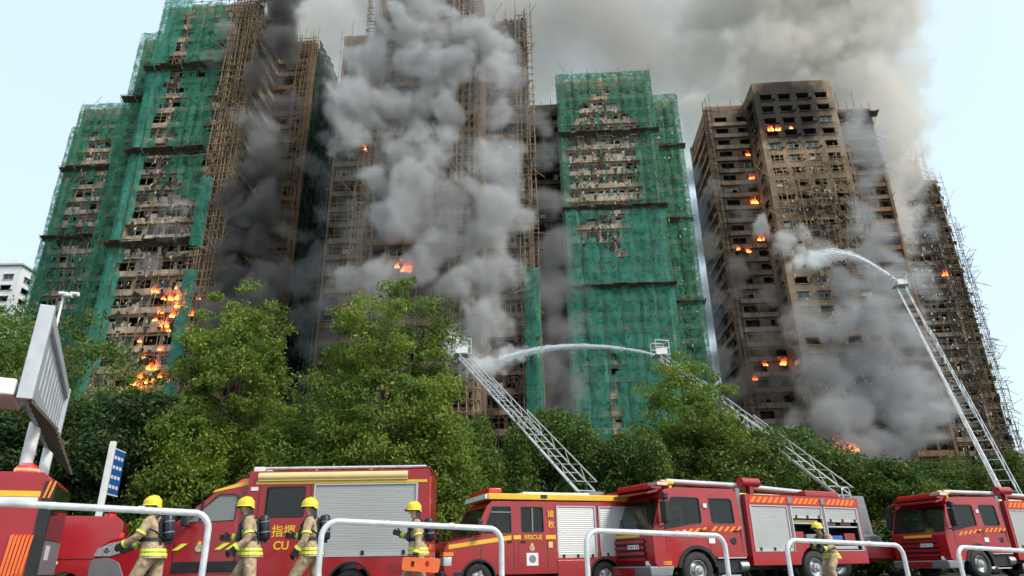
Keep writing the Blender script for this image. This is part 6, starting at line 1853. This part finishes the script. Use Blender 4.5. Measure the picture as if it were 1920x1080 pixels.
# ------------------------------------------------------------------ smoke
def smoke(name, label, blobs, voxel, dens, col, s1=5.0, amp=(.55, .32, .16), soft=.16, warp=2.0, seed=0.0, anis=.0, stretch=1.0, bias=.42, wisp=1.0):
    """Billowing smoke: a density grid filled from round puffs, broken up by billow noise."""
    pts = [(at(px, py, y), r_) for (px, py, y, r_) in blobs]
    ng = bpy.data.node_groups.new('smoke_field', 'GeometryNodeTree')
    ng.interface.new_socket('Geometry', in_out='OUTPUT', socket_type='NodeSocketGeometry')
    n, l = ng.nodes, ng.links
    pos = n.new('GeometryNodeInputPosition').outputs[0]
    def vm(op, a, b=None):
        x = n.new('ShaderNodeVectorMath'); x.operation = op
        for i, q in enumerate((a, b)):
            if q is None: continue
            if hasattr(q, 'links'): l.new(q, x.inputs[i])
            else: x.inputs[i].default_value = q
        return x
    def ma(op, a, b=None, c=None, clamp=False):
        x = n.new('ShaderNodeMath'); x.operation = op; x.use_clamp = clamp
        for i, q in enumerate((a, b, c)):
            if q is None: continue
            if hasattr(q, 'links'): l.new(q, x.inputs[i])
            else: x.inputs[i].default_value = q
        return x.outputs[0]
    nz = n.new('ShaderNodeTexNoise'); nz.noise_dimensions = '3D'; nz.inputs['Scale'].default_value = .09; nz.inputs['Detail'].default_value = 3
    l.new(vm('ADD', pos, (seed, seed * 2, seed * 3)).outputs[0], nz.inputs['Vector'])
    off = vm('SCALE', vm('SUBTRACT', nz.outputs['Color'], (.5, .5, .5)).outputs[0]); off.inputs['Scale'].default_value = warp * 4
    wp = vm('ADD', pos, off.outputs[0]).outputs[0]
    cur = None
    for (c, r_) in pts:
        d = vm('DISTANCE', wp, tuple(c)).outputs['Value']
        f = ma('MULTIPLY_ADD', d, -1.0 / r_, 1.0)
        cur = f if cur is None else ma('SMOOTH_MAX', cur, f, .22)
    for k, (sc_, a_) in enumerate(zip((s1, s1 * .45, s1 * .2), amp)):
        vo = n.new('ShaderNodeTexVoronoi'); vo.feature = 'SMOOTH_F1'; vo.inputs['Smoothness'].default_value = .35; vo.inputs['Scale'].default_value = 1.0 / sc_
        l.new(vm('MULTIPLY', vm('ADD', wp, (seed + k * 13.0, 3.0, k * 7.0)).outputs[0], (1, 1, 1.0 / stretch)).outputs[0], vo.inputs['Vector'])
        cur = ma('MULTIPLY_ADD', ma('SUBTRACT', bias, vo.outputs['Distance']), a_ * 1.6, cur)
    def fbm(scale, det, ox):
        t_ = n.new('ShaderNodeTexNoise'); t_.inputs['Scale'].default_value = scale; t_.inputs['Detail'].default_value = det; t_.inputs['Roughness'].default_value = .6
        l.new(vm('MULTIPLY', vm('ADD', wp, (ox, ox * .3, seed)).outputs[0], (1, 1, .7)).outputs[0], t_.inputs['Vector']); return t_.outputs[0]
    cur = ma('MULTIPLY_ADD', ma('SUBTRACT', fbm(.9 / s1, 6, 17.0), .5), wisp, cur)
    mr = n.new('ShaderNodeMapRange'); mr.interpolation_type = 'SMOOTHSTEP'
    l.new(cur, mr.inputs[0]); mr.inputs[1].default_value = .12; mr.inputs[2].default_value = .12 + soft; mr.inputs[3].default_value = 0; mr.inputs[4].default_value = dens
    vr = n.new('ShaderNodeMapRange'); l.new(fbm(.45 / s1, 5, 31.0), vr.inputs[0]); vr.inputs[1].default_value = .33; vr.inputs[2].default_value = .66; vr.inputs[3].default_value = .2; vr.inputs[4].default_value = 1.6
    vc = n.new('GeometryNodeVolumeCube')
    l.new(ma('MULTIPLY', mr.outputs[0], vr.outputs[0]), vc.inputs['Density'])
    lo = [min(p[i] - r_ * 1.35 for p, r_ in pts) for i in range(3)]; hi = [max(p[i] + r_ * 1.35 for p, r_ in pts) for i in range(3)]
    lo[2] = max(lo[2], .5)
    vc.inputs['Min'].default_value = lo; vc.inputs['Max'].default_value = hi
    for i, a in enumerate('XYZ'): vc.inputs['Resolution ' + a].default_value = max(8, int((hi[i] - lo[i]) / voxel))
    m = bpy.data.materials.new(name); m.use_nodes = True
    nt = m.node_tree; nt.nodes.remove(nt.nodes['Principled BSDF'])
    pv = nt.nodes.new('ShaderNodeVolumePrincipled'); pv.inputs['Color'].default_value = (*col, 1); pv.inputs['Anisotropy'].default_value = anis
    nt.links.new(pv.outputs[0], nt.nodes['Material Output'].inputs['Volume'])
    sm = n.new('GeometryNodeSetMaterial'); sm.inputs['Material'].default_value = m; l.new(vc.outputs[0], sm.inputs[0])
    l.new(sm.outputs[0], n.new('NodeGroupOutput').inputs[0])
    o = link(name, bpy.data.volumes.new(name))
    o.modifiers.new('field', 'NODES').node_group = ng
    return tag(o, label, 'smoke', None, 'stuff')

yB = WINGS['B1'].p.y; yA = WINGS['A2'].p.y; yC = WINGS['C1'].p.y; yD = WINGS['D1'].p.y; yD0 = WINGS['D0'].p.y; yE = WINGS['E1'].p.y
print('DEPTHS', yB, yA, yC, yD, yD0, yE, [(k, round(w.W, 1), round(w.H, 1)) for k, w in WINGS.items()])
g_ = random.Random(5)
def puffs(lst, y, j=1.5): return [(px, py, y + g_.uniform(-j, j), r_) for (px, py, r_) in lst]
S1 = puffs(((800, 0, 6.2), (850, 50, 4.6), (765, 60, 5), (775, 120, 4.6), (825, 130, 5), (690, 120, 5), (670, 190, 5), (650, 250, 4.4), (770, 190, 4.6), (840, 190, 3.8), (915, 80, 5), (935, 140, 4.6), (930, 210, 4), (805, 260, 4.6), (755, 290, 5),
            (705, 340, 3.6), (795, 340, 4.6), (930, 300, 3.8), (770, 400, 4.6), (725, 420, 3.4), (840, 365, 3.6), (915, 370, 4.6), (960, 390, 3.2), (830, 450, 4.2), (900, 440, 4.4), (785, 490, 4), (715, 510, 3.6), (910, 520, 4.2),
            (855, 540, 3.4), (885, 610, 3.6), (925, 600, 3.2), (745, 570, 3.4), (650, 530, 2.8)), yB - 5)
smoke('smoke', 'thick grey smoke billowing up the front of the brown tower', S1, .32, .46, (.70, .70, .72), 4.4, (.5, .34, .2), soft=.3, seed=1.7, wisp=1.2)
S1b = puffs(((700, 60, 9), (800, 60, 10), (900, 60, 9), (690, 170, 9), (800, 180, 10), (910, 170, 9), (700, 300, 8), (800, 310, 9), (900, 310, 9), (720, 430, 8), (820, 430, 9), (920, 430, 8), (720, 560, 8), (820, 560, 8), (900, 560, 8), (640, 560, 6), (650, 430, 5), (960, 520, 6), (880, 660, 7)), yB - 5, 1)
smoke('smoke', 'thin grey smoke veil in front of the brown tower', S1b, .7, .038, (.6, .6, .61), 6.5, (.4, .28, .15), soft=.7, seed=21.7, wisp=1.4, bias=.5)
S2 = puffs(((530, -20, 5.5), (525, 40, 5), (515, 90, 4.6), (500, 150, 4.4), (430, 90, 2.0), (515, 200, 4.2), (495, 250, 4.2), (480, 310, 4.4), (515, 330, 4), (465, 380, 4.4), (500, 400, 4), (450, 450, 4.4), (490, 470, 4), (440, 520, 4.2), (480, 540, 4), (425, 590, 4), (460, 620, 4), (520, 520, 3)), WINGS['A1'].p.y - 3)
smoke('smoke', 'near-black smoke pouring up between the bamboo mast and the brown wing', S2, .45, .75, (.24, .23, .23), 4.8, seed=4.1, soft=.3)
S2b = puffs(((490, 245, 4.2), (585, 300, 3.0), (560, 520, 4), (595, 500, 3.6), (580, 590, 3.6), (345, 400, 2.4), (325, 440, 2.6), (300, 490, 2.6), (540, 440, 2.8), (400, 120, 3), (430, 70, 3), (620, 640, 3.4), (640, 600, 3.4), (640, 210, 3.2), (628, 270, 3.0), (612, 400, 2.4), (600, 470, 2.2), (598, 560, 3.0), (590, 650, 3.0)), yA - 12)
smoke('smoke', 'loose mid-grey smoke puffs in front of the netted tower', S2b, .42, .17, (.6, .6, .62), 3.6, seed=6.3, soft=.3)
S3 = puffs(((1015, 290, 3), (1020, 380, 3.6), (1035, 470, 4), (1035, 550, 4.4), (1050, 620, 4.4), (1025, 690, 5), (1000, 760, 5), (1060, 740, 4), (960, 700, 5), (910, 720, 4.6), (1010, 240, 2.4)), yC - 4, 1)
smoke('smoke', 'dim smoke hanging in the gap beside the green netted tower', S3, .5, .17, (.42, .43, .45), 4.5, seed=8.8, soft=.5, bias=.6)
S4 = puffs(((1340, 180, 6.5), (1330, 110, 8), (1390, 110, 10), (1430, 40, 12), (1500, 100, 11), (1560, 50, 12), (1620, 90, 11), (1600, 190, 10), (1645, 250, 9), (1610, 300, 8.5), (1665, 330, 7.5), (1650, 20, 11), (1540, -20, 13), (1430, -40, 14), (1670, 160, 8.5), (1695, 260, 6), (1340, 40, 11), (1580, 250, 9), (1480, -60, 14), (1600, -50, 12), (1640, 400, 7), (1370, 0, 12), (1660, 460, 6), (1370, 190, 8), (1420, 180, 9), (1480, 170, 9), (1540, 190, 9), (1590, 260, 9), (1320, 230, 6), (1640, 330, 8)), yD + 22, 4)
smoke('smoke', 'huge pale beige smoke column towering behind the bare tower', S4, .75, .16, (.88, .845, .805), 8.0, (.55, .36, .2), seed=2.9, bias=.6)
S5 = puffs(((1640, 470, 3.8), (1660, 540, 4.6), (1640, 610, 5), (1690, 620, 4), (1670, 690, 5.6), (1720, 730, 4.6), (1600, 680, 5), (1620, 770, 5.6), (1690, 780, 5.2), (1745, 790, 3.8), (1555, 770, 5), (1560, 620, 4.2), (1530, 700, 4.6), (1650, 840, 5), (1580, 850, 4.6), (1710, 840, 4.4), (1600, 550, 4), (1760, 830, 3), (1625, 400, 4.2), (1630, 330, 4.4), (1610, 260, 4.2), (1600, 215, 3.2), (1650, 440, 4.4), (1640, 290, 4), (1570, 520, 3.4), (1510, 600, 3.6), (1500, 820, 4), (1540, 480, 2.4)), yD - 7, 2)
smoke('smoke', 'grey smoke rolling down the lower storeys of the bare tower', S5, .45, .25, (.58, .59, .62), 4.6, seed=3.3, soft=.45, bias=.55, wisp=1.5)
S5c = puffs(((1470, 440, 2.6), (1430, 425, 2.2), (1500, 430, 2.0), (1455, 470, 2.0), (1490, 480, 2.0), (1525, 490, 1.8)), yD - 6, 1)
smoke('smoke', 'small pale puff where the water strikes the bare tower', S5c, .35, .35, (.78, .78, .8), 2.6, seed=13.3)
S5b = puffs(((1395, 330, 2.6), (1400, 400, 3), (1390, 500, 3.8), (1440, 560, 4.2), (1430, 640, 4.4), (1450, 720, 4.6), (1480, 790, 4.6), (1340, 360, 3), (1335, 450, 3.4), (1350, 560, 3.6), (1345, 660, 3.8), (1400, 720, 4.2), (1530, 780, 4), (1360, 780, 3.6), (1420, 810, 4)), yD0 - 5, 1)
smoke('smoke', 'dark smoke seeping from the side wing of the bare tower', S5b, .5, .36, (.32, .31, .31), 4.0, seed=5.9, soft=.4)
S6 = puffs(((560, 20, 16), (640, 90, 18), (600, 150, 13), (660, -30, 24), (780, 0, 28), (900, 20, 27), (1000, 60, 25), (1020, 140, 18), (1080, 20, 28), (1180, 40, 28), (1270, 60, 27), (1285, 170, 19), (1200, 120, 21), (1340, 20, 28), (1100, 100, 22), (1310, 250, 11), (940, 120, 24), (605, 220, 12), (520, -20, 14), (590, 90, 16), (620, 290, 9), (1005, 220, 16), (1290, 300, 12), (1240, 220, 14), (1300, 120, 22)), 175, 10)
smoke('smoke', 'wide veil of beige-grey smoke drifting across the sky behind the towers', S6, 1.6, .06, (.70, .67, .64), 17, (.35, .22, .12), .6, seed=7.1, bias=.6)
S7 = puffs(((1690, 420, 6), (1660, 480, 6), (1720, 520, 5), (1640, 400, 6), (1680, 350, 5), (1700, 590, 5), (1755, 430, 3), (1735, 360, 3)), yE - 12)
smoke('smoke', 'thin bluish smoke drifting in front of the far brown tower', S7, .7, .15, (.72, .75, .8), 6, seed=9.4, soft=.6, bias=.5)
S8 = puffs(((1298, 330, 2.6), (1303, 400, 3.4), (1312, 460, 4), (1318, 530, 4.6), (1330, 600, 4.6), (1338, 690, 4.6), (1345, 770, 4.4)), yD + 18)
smoke('smoke', 'pale bluish smoke in the gap between green and bare towers', S8, .6, .2, (.5, .55, .61), 5, seed=11.2, soft=.6, bias=.75)

# fine spray drifting off the jets
for lab, lst in (('fine white mist where the arching jet falls', [(975, 664, 56, 1.0), (945, 672, 58, 1.4), (915, 682, 60, 1.8), (890, 690, 61, 2.0), (1010, 658, 54.5, .8)]),
                 ('fine white mist where the jet meets the bare tower', [(1590, 480, 61, .9), (1560, 477, 65, 1.3), (1530, 483, 70, 1.8), (1512, 490, 73, 2.0)]),
                 ('fine white mist round the spraying ladder cage', [(858, 645, 43.5, .7), (848, 640, 44.5, 1.0), (840, 648, 45.5, 1.2)])):
    o = smoke('spray_mist', lab, lst, .16, .42, (.97, .98, 1.0), 1.6, (.5, .4, .25), soft=.6, warp=.3, seed=len(lab), wisp=1.6, bias=.5)
    o['category'] = 'mist'
